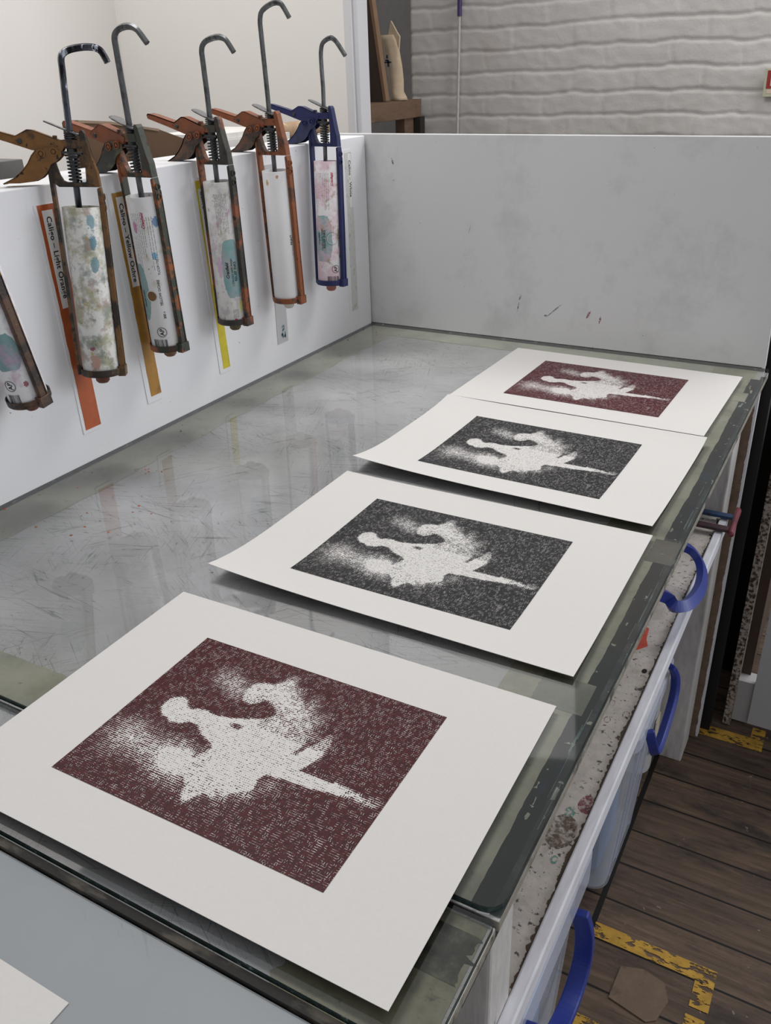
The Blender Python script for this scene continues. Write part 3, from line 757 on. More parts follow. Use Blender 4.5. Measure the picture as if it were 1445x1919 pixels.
# cartridge tube ink-graphics material
def cartridge_mat(name, base, stains, teal=None, seed=0, dots=None, tealc='#7fa9a8'):
    """teal=(phi_centre, half_angle, z_lo, z_hi); dots=[(phi,z,rphi,rz,hex)]"""
    k = N(name); o = k.coord('Object'); s = k.sep(o)
    at = k.math('ARCTAN2', s[1], s[0])
    c = lin(base)
    v = k.coord('Object', loc=(seed, seed * 2, seed * .3))
    col = k.ramp(k.noise(v, 20, 3), [(.3, tuple([x * .95 for x in c[:3]] + [1])), (.7, c)])
    if teal:
        pc, hw, z0, z1 = teal
        nz = k.math('MULTIPLY', k.math('SUBTRACT', k.noise(v, 95, 4, .7), .5), .9)
        da = k.math('DIVIDE', k.math('ABSOLUTE', k.math('SUBTRACT', at, pc)), hw)
        zc = (z0 + z1) / 2; hz = (z1 - z0) / 2
        dzv = k.math('DIVIDE', k.math('ABSOLUTE', k.math('SUBTRACT', s[2], zc)), hz)
        dd = k.math('MAXIMUM', k.math('ADD', da, k.math('MULTIPLY', k.math('POWER', dzv, 3.0), .45)), dzv)
        m = k.math('LESS_THAN', k.math('ADD', dd, k.math('MULTIPLY', nz, .32)), 1.0)
        col = k.mix(m, col, k.ramp(k.noise(v, 60, 3), [(.3, lin(tealc)), (.7, tuple([x * .86 for x in lin(tealc)[:3]] + [1]))]))
    for i, (h, th, soft, sc, amt) in enumerate(stains):
        vv = k.coord('Object', loc=(seed * 1.7 + i * 2.1, i * 1.3 + seed, i * 3.7))
        col = k.mix(k.ramp(k.noise(vv, sc, 5, .65), [(th, 0.0), (th + soft, amt)]), col, lin(h))
    for (ph, zz, ra, rz, h) in (dots or []):
        da = k.math('DIVIDE', k.math('SUBTRACT', at, ph), ra); dzv = k.math('DIVIDE', k.math('SUBTRACT', s[2], zz), rz)
        r = k.math('ADD', k.math('MULTIPLY', da, da), k.math('MULTIPLY', dzv, dzv))
        r = k.math('ADD', r, k.math('MULTIPLY', k.math('SUBTRACT', k.noise(v, 240, 5, .75), .5), 4.5))
        col = k.mix(k.math('MULTIPLY', k.math('LESS_THAN', r, 1.0), .85), col, lin(h))
    return k.done(k.bsdf(col, .38, 0, None, .45))

RT = .0243
def cartridge(label, gun, mat, capmat, prints):
    """prints: list of (kind, data...) laid on the tube; axis local z, base at end cup"""
    c = thing('ink_cartridge', label, 'ink cartridge', (0, 0, 0), group='ink cartridges in the guns')
    c.matrix_world = Matrix.Translation(gun.location) @ gun.rotation_euler.to_matrix().to_4x4() @ Matrix.Translation((.0035, 0, -.2135))
    bm = bmesh.new()
    lathe(bm, [(.001, 0), (RT - .001, 0), (RT, .0012), (RT, .2132), (RT - .0004, .2138), (RT - .0018, .2138), (RT - .0020, .213), (RT - .0020, .165), (.001, .165)], 56)
    t = finish('tube', bm, mat, c, smooth=True)
    md = t.modifiers.new('edge', 'EDGE_SPLIT'); md.split_angle = .6
    bm = bmesh.new()
    lathe(bm, [(.0005, -.0165), (.0065, -.0160), (.0092, -.0130), (.0096, -.0035), (.0110, -.0030), (.0110, .0), (.0005, .0)], 20)
    finish('nozzle_cap', bm, capmat, c, smooth=True)
    mats = [M['ink_black'], M['ink_magenta'], M['ink_grey'], M['ink_brown'], M['paper']]
    rad = RT + .00025
    def cyl(z0, ph0, rr=rad):
        return lambda v: (rr * math.cos(ph0 - v.y / RT), rr * math.sin(ph0 - v.y / RT), z0 + v.x)
    def quad(bm, zA, zB, pA, pB, mi, rr=rad):
        n = max(1, int(abs(pB - pA) / .12))
        for i in range(n):
            a = pA + (pB - pA) * i / n; b = pA + (pB - pA) * (i + 1) / n
            f = bm.faces.new([bm.verts.new((rr * math.cos(p), rr * math.sin(p), q)) for p, q in ((a, zA), (b, zA), (b, zB), (a, zB))]); f.material_index = mi
    def disc(bm, zc, pc, r, mi, r_in=0, rr=rad):
        n = 28
        for i in range(n):
            a, b = 2*PI*i/n, 2*PI*(i+1)/n
            pt = lambda q, w: (rr * math.cos(pc + w * math.cos(q) / RT), rr * math.sin(pc + w * math.cos(q) / RT), zc + w * math.sin(q))
            L = [pt(a, r), pt(b, r)] + ([pt(b, r_in), pt(a, r_in)] if r_in else [pt(0, 0)])
            f = bm.faces.new([bm.verts.new(p) for p in L]); f.material_index = mi
    for pr in prints:
        kd = pr[0]; bm = bmesh.new(); nm = 'lettering'
        if kd == 'text':
            _, tx, size, z0, ph, mi, bold, shear = pr
            add_mesh(bm, text_mesh(tx, size, bold, shear), cyl(z0, ph), mi)
        elif kd == 'bar':
            _, zA, zB, pA, pB = pr; p = pA; nm = 'barcode'
            rnd = random.Random(5)
            while p < pB - .03:
                w = rnd.choice((.018, .03, .05)); quad(bm, zA, zB, p, min(pB, p + w), 0); p += w + rnd.choice((.02, .03, .045))
        elif kd == 'disc':
            _, zc, pc_, r, mi, ri = pr; nm = 'colour_dot' if ri < .001 else 'printed_ring'
            disc(bm, zc, pc_, r, mi, ri, rad + (.0001 if ri == 0 else .0002))
        elif kd == 'fine':
            _, zA, zB, pA, pB, rows, mi = pr; nm = 'fine_print'
            rnd = random.Random(rows)
            for i in range(rows):
                p = pA + (pB - pA) * i / max(1, rows - 1); zz = zB; end = zA + (zB - zA) * rnd.random() * .45
                while zz > end:
                    w = .002 + rnd.random() * .006
                    quad(bm, zz - w, zz, p, p + .018, mi); zz -= w + .0012
        elif kd == 'seal':
            _, zc, pc_ = pr; nm = 'round_seal'
            disc(bm, zc, pc_, .0068, 0, .0062); disc(bm, zc, pc_, .0076, 2, .0073)
            add_mesh(bm, text_mesh('AP', .0085, .0002, 0, 1, 'CENTER'), cyl(zc, pc_ + .0030 / RT), 0)
        pm = finish(nm, bm, mats, t, recalc=False)
        if nm == 'fine_print': pm['kind'] = 'stuff'
    return c
Z = lambda a: a - .1365     # world height -> cartridge height

cartcap_brown = simple('brown_inky_cap', '#6b3d30', .5, var=.25)
cartcap_clear = simple('translucent_white_cap', '#c9c5bf', .4)
cartcap_oc = simple('ochre_brown_cap', '#7a5b40', .5, var=.2)
cartcap_gr = stained('grimy_olive_cap', '#5c5232', [('#a59c3f', .6, .08, 90)], .6, 50)
cartcap_bl = simple('pinkish_brown_cap', '#9a6152', .5, var=.2)
P_must = gun_paint('mustard_gun_paint', '#6f4c26', '#2b2019', '#4e3b22', .52, .60, 1)
P_must2 = gun_paint('mustard_handle_paint', '#7c5528', '#4a321c', '#2a2018', .62, .66, 2)
P_dark = gun_paint('dark_stained_gun_paint', '#594030', '#2f2520', '#a0702f', .46, .66, 11)
P_org = gun_paint('orange_gun_paint', '#8c4d26', '#33372b', '#3c2a20', .51, .58, 3)
P_org_h = gun_paint('orange_handle_paint', '#86492a', '#7a4528', '#35281f', .55, .72, 4)
P_org2 = gun_paint('orange_brown_gun_paint', '#804527', '#2e2a24', '#3b3a2c', .50, .58, 5)
P_org3 = gun_paint('rust_orange_gun_paint', '#854a28', '#503527', '#2f3a33', .60, .66, 6)
P_trigg = gun_paint('green_black_trigger_paint', '#4c4d33', '#22261f', '#5f3b24', .50, .60, 7)
P_trigb = gun_paint('brown_black_trigger_paint', '#5a3b28', '#211b17', '#35342a', .50, .60, 8)
P_blue = stained('navy_gun_paint', '#161f52', [('#131a3c', .58, .12, 30), ('#7d86a5', .74, .04, 80)], .42, 40, bump=.25, seed=9)
P_blue_d = stained('dark_navy_trigger_paint', '#232c50', [('#1b1f2c', .52, .12, 30)], .45, 40, bump=.25, seed=10)
H_or = [(.0375, .505), (.0378, .5185), (.0415, .5245), (.0500, .5285), (.0640, .5310), (.0750, .5312), (.0825, .5292), (.0870, .5250), (.0920, .5150)]
H_oc = [(.037, .525), (.0375, .5400), (.0430, .5475), (.0540, .5515), (.0665, .5520), (.0755, .5490), (.0815, .5440), (.0910, .5325)]
H_ye = [(.036, .512), (.0362, .5265), (.0410, .5345), (.0500, .5390), (.0650, .5415), (.0755, .5405), (.0830, .5360), (.0935, .5220)]
H_wh = [(.036, .550), (.0362, .5655), (.0395, .5765), (.0480, .5830), (.0620, .5880), (.0725, .5885), (.0800, .5845), (.0910, .5680)]
H_bl = [(.035, .505), (.0350, .5230), (.0380, .5350), (.0450, .5410), (.0550, .5440), (.0620, .5415), (.0690, .5350), (.0837, .5165)]
H_le = [(.037, .490), (.0375, .5000), (.0430, .5080), (.060, .5150), (.090, .5160), (.112, .5140), (.126, .507), (.140, .490)]

gL = make_gun('mustard caulking gun at the left frame edge, its handle out of view', -.968, -.165, P_dark, (P_must2, P_must2), M['steel'], H_le)
gO = make_gun('mustard caulking gun in front of the orange swatch strip', -.793, .083, P_must, (P_must2, P_must2), stained('shiny_blue_steel_rod', '#4d5058', [('#15161c', .5, .1, 50), ('#c9cede', .60, .05, 120)], .25, 60, metal=.8, bump=.3, stretch=(1, 1, .3)), H_or, z_rot=.62)
gC = make_gun('orange caulking gun with dark green stains in front of the ochre swatch strip', -.6795, -.028, P_org, (P_trigg, P_org_h), M['steel'], H_oc)
gY = make_gun('orange-brown caulking gun with dark streaks in front of the yellow swatch strip', -.5155, 0.0, P_org2, (P_trigb, P_org_h), M['steel'], H_ye)
gW = make_gun('rust orange caulking gun holding the plain white cartridge, tallest rod', -.3650, -.020, P_org3, (P_trigb, P_org_h), M['steel'], H_wh)
gB = make_gun('navy blue caulking gun nearest the far corner', -.2085, .05, P_blue, (P_blue_d, P_blue), M['steel'], H_bl)

pc = dict(L=-.63, O=-.73 - .62, C=-.79, Y=-.87, W=-.94, B=-.99)
A = lambda key, t: pc[key] + math.asin(max(-.98, min(.98, t)))
cartridge('white cartridge with teal and magenta smears, cut off by the left frame edge', gL,
    cartridge_mat('teal_magenta_stained_tube', '#e2e2e4', [('#c09ab6', .50, .14, 42, .7), ('#93b4b9', .54, .12, 34, .7), ('#a93f6c', .66, .04, 60, .9), ('#6a4a58', .70, .04, 110, .8)], (A('L', -.35), .8, Z(.185), Z(.232)), 1.3, [(A('L', .55), Z(.262), .16, .012, '#ad2f68'), (A('L', .15), Z(.165), .14, .0035, '#8d2242')], '#7a9c9e'),
    cartcap_brown, [('seal', Z(.165), A('L', -.62)), ('bar', Z(.140), Z(.153), A('L', -.85), A('L', -.35))])
cartridge('white cartridge smudged all over with olive and three blue fingerprints', gO,
    cartridge_mat('olive_smudged_tube', '#dcdbd8', [('#9b9773', .46, .14, 40, .8), ('#76827d', .52, .12, 48, .75), ('#ab9643', .62, .06, 62, .85), ('#474a41', .60, .10, 72, .7), ('#a08378', .58, .08, 44, .6)], None, 2.9,
    [(A('O', .32), Z(.333), .22, .0085, '#6b92a0'), (A('O', .34), Z(.308), .18, .0090, '#4c7c8f'), (A('O', .33), Z(.280), .22, .0095, '#5c858e'), (A('O', -.3), Z(.153), .26, .010, '#b58c7c'), (A('O', -.35), Z(.172), .14, .0025, '#8d3a55')]),
    cartcap_brown, [])
cartridge('white cartridge printed with a round ochre dot in the green-stained orange gun', gC,
    cartridge_mat('teal_printed_tube_ochre', '#e3e3e5', [('#b9b49a', .55, .14, 40, .6), ('#a8804d', .67, .03, 80, .85)], (A('C', -1), .72, Z(.182), Z(.262)), 4.1, [(A('C', .42), Z(.318), .22, .007, '#4f7fae'), (A('C', .05), Z(.272), .16, .005, '#5fa0c8'), (A('C', -.75), Z(.312), .14, .008, '#c478a2')], '#8ba9ab'),
    cartcap_oc, [('text', 'YELLOW OCHRE', .0049, Z(.202), A('C', .06), 0, .00008, 0), ('text', 'YLCG91737', .0045, Z(.2455), A('C', .20), 0, .00006, 0), ('text', '300 g', .0048, Z(.183), A('C', .12), 0, .0001, 0),
     ('disc', Z(.2165), A('C', -.50), .0082, 4, 0), ('disc', Z(.2165), A('C', -.50), .0068, 3, .00001), ('seal', Z(.1635), A('C', -.28)), ('bar', Z(.1405), Z(.1525), A('C', -.80), A('C', 0)),
     ('text', 'Cranfield', .0058, Z(.309), A('C', -.22), 1, .00015, .3), ('fine', Z(.25), Z(.330), A('C', -.85), A('C', -.3), 7, 2), ('fine', Z(.25), Z(.325), A('C', -.08), A('C', .2), 3, 2),
     ('text', 'RELIEF INKS', .0046, Z(.200), A('C', -.86), 0, .00008, 0)])
cartridge('white cartridge with a teal block across its middle in the streaked orange-brown gun', gY,
    cartridge_mat('teal_printed_tube_yellow', '#d9d7d4', [('#aca4aa', .47, .14, 42, .65), ('#a0977f', .54, .12, 48, .6), ('#bf92ad', .60, .08, 52, .75), ('#7d7c63', .62, .06, 90, .7)], (A('Y', .20), .63, Z(.178), Z(.266)), 5.7, [(A('Y', .5), Z(.163), .12, .010, '#c7c85a'), (A('Y', -.55), Z(.225), .2, .016, '#c7a5bd')], '#84abad'),
    cartcap_gr, [('text', 'RELIEF INKS', .0058, Z(.203), A('Y', .46), 0, .00012, 0), ('text', 'CALIGO SAFE WASH', .0043, Z(.199), A('Y', .25), 0, .00008, 0), ('text', 'Cranfield', .0066, Z(.2075), A('Y', -.02), 0, .0002, .3),
     ('fine', Z(.27), Z(.334), A('Y', -.42), A('Y', .25), 8, 2), ('fine', Z(.14), Z(.159), A('Y', 0), A('Y', .3), 5, 2), ('disc', Z(.1415), A('Y', .12), .0026, 1, 0)])
cartridge('plain white cartridge with a few ochre flecks in the rust orange gun', gW,
    cartridge_mat('plain_white_tube', '#e4e3e4', [('#c9c7c8', .60, .2, 24, .4), ('#b98f3c', .755, .02, 55, .9)], None, 7.7, [(A('W', -.7), Z(.333), .10, .005, '#b38f45'), (A('W', 0), Z(.343), .10, .003, '#b07a3a')]),
    cartcap_clear, [('text', 'PRINT', .0062, Z(.232), A('W', .64), 0, .0001, 0), ('fine', Z(.19), Z(.245), A('W', .60), A('W', .72), 2, 2)])
cartridge('white cartridge with teal patch and pink smears in the navy blue gun', gB,
    cartridge_mat('teal_printed_tube_white', '#e2dfe0', [('#d3aebb', .46, .12, 38, .7), ('#ab907c', .56, .08, 54, .75), ('#a23553', .65, .04, 70, .85)], (A('B', -.55), .78, Z(.176), Z(.258)), 8.3, [], '#86a9ab'),
    cartcap_bl, [('text', 'RELIEF INKS', .0062, Z(.201), A('B', -.33), 0, .00012, 0), ('text', 'CALIGO SAFE WASH', .0042, Z(.197), A('B', -.52), 0, .00008, 0), ('text', 'Cranfield', .0056, Z(.207), A('B', -.74), 0, .00015, .3),
     ('disc', Z(.218), A('B', .20), .0098, 4, .0088), ('disc', Z(.218), A('B', .20), .0112, 2, .0108), ('text', 'OPAQUE WHITE', .0045, Z(.202), A('B', .70), 0, .00008, 0), ('seal', Z(.1635), A('B', .38)), ('bar', Z(.1385), Z(.1505), A('B', -.25), A('B', .62)),
     ('text', 'Cranfield', .006, Z(.309), A('B', .36), 1, .00018, .3), ('fine', Z(.265), Z(.331), A('B', -.9), A('B', 0), 9, 2), ('text', '300 g', .004, Z(.183), A('B', .75), 0, .0001, 0)])

# ------------------------------------------------------------------ colour swatch strips on the side board
def strip(label, yT, yB, w, zT, zB, paint, edge_l=.006, paint_range=None, lab=None, backing='white'):
    """thin laminated strip; yT/yB = left edge at top/bottom"""
    s = thing('swatch_strip', label, 'swatch strip', (.0, (yT + yB) / 2, zB), group='ink colour strips on the side board')
    y0 = (yT + yB) / 2
    yy = lambda a, z: yB + (yT - yB) * (z - zB) / (zT - zB) + a - y0     # left edge slides
    def slab(a0, a1, z0, z1, x0, x1, rag=0, seed=0):
        bm = bmesh.new(); n = 24
        L = []; Rr = []
        for i in range(n + 1):
            z = z0 + (z1 - z0) * i / n
            L.append((yy(a0, z) + rag * noise.noise(Vector((z * 60, seed, 0))), z - zB)); Rr.append((yy(a1, z) + rag * .4 * noise.noise(Vector((z * 60, seed, 5))), z - zB))
        prism(bm, L + Rr[::-1], x0, x1, 'x'); return bm
    finish('backing', slab(0, w, zB, zT, 0, .0012, .0006, 1), M['panel'] if backing == 'white' else M['strip_clear'], s)
    if paint:
        z0, z1 = paint_range or (zB + .008, zT - .004)
        finish('paint_swatch', slab(edge_l, w - .0008, z0, z1, .0011, .0016, .0012, 3.3), paint, s)
    if lab:
        txt, l0, l1, size, (za, zb), z_text = lab
        lb = finish('paper_label', slab(l0, l1, za, zb, .0015, .0020), M['strip_label'], s)
        bm = bmesh.new(); yc = (l0 + l1) / 2
        add_mesh(bm, text_mesh(txt, size, .00022, 0, 1.05), lambda v: (.0022, yy(yc, z_text - v.x) + v.y - size * .33, z_text - v.x - zB))
        finish('lettering', bm, M['ink_black'], lb, recalc=False)
    return s
M['strip_label'] = simple('strip_label_paper', '#e6e4e2', .7, var=.03)
paint_or = stained('orange_ink_paint', '#b0572c', [('#8e421f', .60, .15, 30), ('#3a2a20', .72, .03, 140)], .4, 20, bump=.1)
paint_oc = stained('ochre_ink_paint', '#a77a33', [('#7d5926', .58, .18, 24), ('#3f321f', .72, .03, 140)], .4, 20, bump=.1)
paint_ye = stained('yellow_ink_paint', '#cbbb2e', [('#8d8526', .55, .2, 18), ('#55502a', .72, .03, 140)], .4, 20, bump=.1)
paint_wh = stained('white_ink_paint', '#d3d4d0', [('#b9bab4', .5, .15, 60), ('#5c6a6c', .73, .03, 120)], .4, 20, bump=.1)
strip('orange swatch strip behind the mustard gun, label reads Light Orange', -.8335, -.8285, .0345, .355, .0425, paint_or, .005, (.0475, .3545), ('Caligo – Light Orange', .0105, .0275, .0112, (.222, .3475), .340))
strip('brown-yellow swatch strip, its label reads Yellow Ochre', -.7085, -.6965, .0325, .3555, .0445, paint_oc, .009, (.054, .3535), ('Caligo – Yellow Ochre', .0145, .0290, .0112, (.2225, .3475), .339))
strip('bright yellow swatch strip, label reads Process Yellow', -.535, -.521, .0285, .3545, .0395, paint_ye, .0095, (.046, .350), ('Caligo – Process Yellow', .0130, .0285, .0105, (.190, .338), .3350))
strip('clear swatch strip with a blue smudge, hanging below the plain white cartridge', -.3445, -.3510, .034, .3550, .0445, None, backing='clear')
strip('white swatch strip beside the navy gun, nearest the corner', -.0955, -.0935, .0345, .3575, .0415, paint_wh, .010, (.044, .352), ('Caligo – White', .020, .031, .0105, (.25, .35), .338))
bm = bmesh.new()
for i in range(30):
    y = -.338 + random.random() * .012; z = .055 + random.random() ** 2 * .02; r = .0006 + random.random() * .0016
    bm.faces.new([bm.verts.new((.0019, y + r * math.cos(a) * random.uniform(.5, 1), z + r * 1.6 * math.sin(a))) for a in (0, 1.2, 2.4, 3.7, 5)])
o = finish('ink_smudge', bm, simple('teal_smudge', '#5d8a98', .7), None, recalc=False)
so = [q for q in bpy.data.objects if q.name.startswith('swatch_strip') and 'clear' in q.get('label', '')][0]
o.parent = so; o.location = (-so.location.x, -so.location.y, -so.location.z)

# loose dried flakes on the glass near the side board
bm = bmesh.new(); rnd = random.Random(11)
for i in range(70):
    t = rnd.random()
    if i < 10: x, y = .10 + rnd.gauss(0, .008), -.815 + rnd.gauss(0, .008)
    elif i < 26: x, y = .16 + rnd.gauss(0, .02), -.95 + rnd.gauss(0, .03)
    else: x, y = .012 + rnd.random() ** 2 * .14, -1.05 + rnd.random() * 1.0
    r = .0006 + rnd.random() ** 2 * .0022
    vs = [bm.verts.new((x + r * math.cos(a) * rnd.uniform(.5, 1.2), y + r * math.sin(a) * rnd.uniform(.4, 1.2), .0003)) for a in (0, 1.3, 2.5, 3.8, 5.1)]
    tpv = bm.verts.new((x, y, .0003 + r * .5))
    for a, b in zip(vs, vs[1:] + vs[:1]): bm.faces.new((a, b, tpv))
o = finish('paint_flakes', bm, stained('dried_ink_flakes', '#a8512e', [('#5a4a3c', .5, .05, 12), ('#8a6a30', .6, .05, 16)], .7, 10, bump=0), recalc=False)
tag(o, 'scattered dried orange and brown ink flakes on the glass', 'paint flakes', kind='stuff')

# ------------------------------------------------------------------ things on and under the bench front
def handle(parent, path, w, h, mat, sub=6, off=(0, 0, 0)):
    path = [tuple(a + b for a, b in zip(p, off)) for p in path]
    bm = bmesh.new(); sp = smooth_path(path, sub); tube(bm, sp, 1, sq=(w, h))
    return finish('handle', bm, mat, parent, bevel=.0022)
def storage_box(label, x0, x1, y0, y1, z0, z1, taper, mat, wall=.004):
    t = thing('storage_box', label, 'storage box', ((x0 + x1) / 2, (y0 + y1) / 2, z0))
    cx, cy = (x0 + x1) / 2, (y0 + y1) / 2; H = z1 - z0
    def ring(sx, sy, z, r):
        out = []
        for ax, ay, a0 in ((sx - r, sy - r, 0), (-(sx - r), sy - r, 90), (-(sx - r), -(sy - r), 180), (sx - r, -(sy - r), 270)):
            for i in range(6):
                a = math.radians(a0 + 18 * i); out.append((ax + r * math.cos(a), ay + r * math.sin(a), z))
        return out
    sx, sy = (x1 - x0) / 2, (y1 - y0) / 2
    prof = [(sx - taper - .006, sy - taper - .006, 0, .03), (sx - taper, sy - taper, .006, .03), (sx, sy, H, .03), (sx - wall, sy - wall, H, .028), (sx - taper - wall, sy - taper - wall, .006, .028)]
    bm = bmesh.new(); rings = [[bm.verts.new(p) for p in ring(*q)] for q in prof]
    for a, b in zip(rings, rings[1:]):
        for i in range(24): bm.faces.new((a[i], a[(i+1) % 24], b[(i+1) % 24], b[i]))
    bm.faces.new(rings[0][::-1]); bm.faces.new(rings[-1])
    finish('body', bm, mat, t, smooth=False)
    return t, ring, sx, sy, H
def lid(t, ring, sx, sy, H, mat, o=.009, hh=.028):
    bm = bmesh.new()
    prof = [(sx + o, sy + o, H - hh * .6, .034), (sx + o, sy + o, H + hh * .3, .034), (sx + o - .006, sy + o - .006, H + hh * .4, .03), (sx - .012, sy - .012, H + hh * .4, .025), (sx - .016, sy - .016, H + .002, .025)]
    rings = [[bm.verts.new(p) for p in ring(*q)] for q in prof]
    for a, b in zip(rings, rings[1:]):
        for i in range(24): bm.faces.new((a[i], a[(i+1) % 24], b[(i+1) % 24], b[i]))
    bm.faces.new(rings[-1])
    return finish('lid', bm, mat, t)
# floor box in the middle
t, ring, sx, sy, H = storage_box('clear plastic box with pale blue contents on the floorboards', .36, .760, -.525, -.265, FLOOR + .001, -.475, .022, M['clear'])
lid(t, ring, sx, sy, H, M['clear_lid'])
bm = bmesh.new(); box(bm, -.16, .155, -.075, .06, .010, .21); finish('contents', bm, M['blue_cont'], t, bevel=.01)
for yy in (-.085, -.04, .05):
    bm = bmesh.new(); prism(bm, [(sx - .022, .03), (sx - .0195, .03), (sx + .0035, H - .03), (sx + .001, H - .03)], yy, yy + .006, 'y'); finish('rib', bm, M['clear_lid'], t)
ox, oy, oz = t.location
handle(t, [(.772 - ox, -.335 - oy, -.440 - oz), (.780 - ox, -.325 - oy, -.470 - oz), (.783 - ox, -.338 - oy, -.505 - oz), (.783 - ox, -.395 - oy, -.535 - oz), (.782 - ox, -.445 - oy, -.540 - oz), (.778 - ox, -.468 - oy, -.505 - oz), (.771 - ox, -.470 - oy, -.478 - oz)], .016, .010, M['blue_handle'], off=(0, .004, -.004))
# near box
t, ring, sx, sy, H = storage_box('clear lidded storage box on the floor nearest the camera, large blue handle', .38, .768, -1.10, -.80, FLOOR + .001, -.42, .02, M['clear'])
lid(t, ring, sx, sy, H, M['clear_lid'], .010, .05)
bm = bmesh.new(); box(bm, -.16, .16, -.11, .11, .012, .36); finish('contents', bm, M['blue_cont'], t, bevel=.01)
ox, oy, oz = t.location
handle(t, [(.781 - ox, -.862 - oy, -.430 - oz), (.789 - ox, -.855 - oy, -.475 - oz), (.791 - ox, -.862 - oy, -.525 - oz), (.791 - ox, -.905 - oy, -.545 - oz), (.791 - ox, -.965 - oy, -.525 - oz), (.791 - ox, -1.02 - oy, -.470 - oz), (.789 - ox, -1.055 - oy, -.415 - oz), (.781 - ox, -1.055 - oy, -.385 - oz)], .024, .012, M['blue_handle'], off=(-.002, .0, -.034))
# white box behind
t, ring, sx, sy, H = storage_box('white plastic tub on the floor behind the clear box, by the bench leg', .40, .737, -.185, -.105, FLOOR + .001, -.62, .004, M['white_box'])
bm = bmesh.new(); box(bm, sx - .001, sx + .0010, -.028, .012, .06, .15); finish('card_label', bm, M['cream'], t)
# box on the shelf under the glass
t, ring, sx, sy, H = storage_box('clear storage box on the bench shelf with curved blue handle', .40, .752, -.56, -.24, -.2545, -.115, .01, M['clear'])
lid(t, ring, sx, sy, H, M['clear_lid'], .006, .02)
bm = bmesh.new(); box(bm, -.15, .14, -.11, .11, .008, .10); finish('contents', bm, M['white_box'], t, bevel=.006)
ox, oy, oz = t.location
handle(t, [(.762 - ox, -.352 - oy, -.175 - oz), (.777 - ox, -.345 - oy, -.185 - oz), (.793 - ox, -.352 - oy, -.200 - oz), (.803 - ox, -.385 - oy, -.204 - oz), (.807 - ox, -.435 - oy, -.200 - oz), (.801 - ox, -.485 - oy, -.195 - oz), (.787 - ox, -.505 - oy, -.190 - oz), (.776 - ox, -.498 - oy, -.184 - oz), (.764 - ox, -.512 - oy, -.172 - oz)], .0165, .011, M['blue_handle'], off=(.003, -.019, -.008))
# roller frame lying over the rail
RF = thing('roller_frame', 'ink-stained metal roller frame with blue and dark red arms lying over the white rail', 'roller frame', (.76, -.145, -.246))
bm = bmesh.new(); box(bm, -.10, .049, .018, .032, .001, .006); finish('arm', bm, stained('blue_stained_arm', '#1f3f66', [('#1a2030', .5, .15, 60)], .5), RF)['label'] = 'blue arm'
bm = bmesh.new(); box(bm, -.10, .050, -.034, -.018, .001, .006); finish('arm', bm, stained('dark_red_stained_arm', '#2e2026', [('#54202c', .52, .15, 60)], .5), RF)['label'] = 'dark red arm'
bm = bmesh.new(); tube(bm, smooth_path([(.050, .056, .004), (.053, .05, .005), (.054, .0, .005), (.056, -.043, .004)], 5), .0055, 10); finish('grip', bm, stained('red_stained_grip', '#7d3a44', [('#4a2730', .5, .15, 60), ('#b08a4a', .7, .04, 90)], .5), RF, smooth=True)
# red tape patch on the shelf
bm = bmesh.new(); pts = [(.735, -.50), (.757, -.512), (.760, -.54), (.766, -.556), (.752, -.575), (.73, -.58)]
prism(bm, pts, -.2549, -.2543, 'z')
tag(finish('red_tape', bm, stained('red_orange_tape', '#d2553f', [('#b8412f', .55, .1, 60)], .6, 40)), 'bright red tape scrap stuck on the grimy shelf', 'tape')

# ------------------------------------------------------------------ floor markings and floor patch
def marking(label, rects):
    bm = bmesh.new()
    for (x0, x1, y0, y1) in rects:
        vs = [bm.verts.new(p) for p in ((x0, y0, FLOOR + .0012), (x1, y0, FLOOR + .0012), (x1, y1, FLOOR + .0012), (x0, y1, FLOOR + .0012))]
        bm.faces.new(vs)
    return tag(finish('floor_marking', bm, M['yellow'], recalc=False), label, 'floor marking')
marking('worn yellow L-shaped floor line nearest the camera', [(.742, .948, -.590, -.560), (.918, .948, -.640, -.590), (.916, .946, -.72, -.655)])
marking('worn yellow floor line beside the near blue handle, at the bottom edge of the photo', [(.742, .80, -.80, -.735)])
marking('yellow floor line at the foot of the end board', [(.70, .936, .015, .052), (.908, .936, .052, .09)])
marking('yellow floor lines in the dark gap beyond the bench', [(.55, .95, .95, 1.0), (.70, .75, .55, .95)])
bm = bmesh.new(); prism(bm, [(.801, -.687), (.804, -.624), (.84, -.612), (.875, -.620), (.888, -.650), (.878, -.69), (.864, -.70)], FLOOR, FLOOR + .0025, 'z')
tag(finish('floor_patch', bm, stained('worn_wood_patch', '#6d5a49', [('#3f3530', .58, .12, 22), ('#95867a', .70, .05, 60)], .7, 20)), 'smooth pentagonal wooden patch let into the floorboards', 'floor patch')

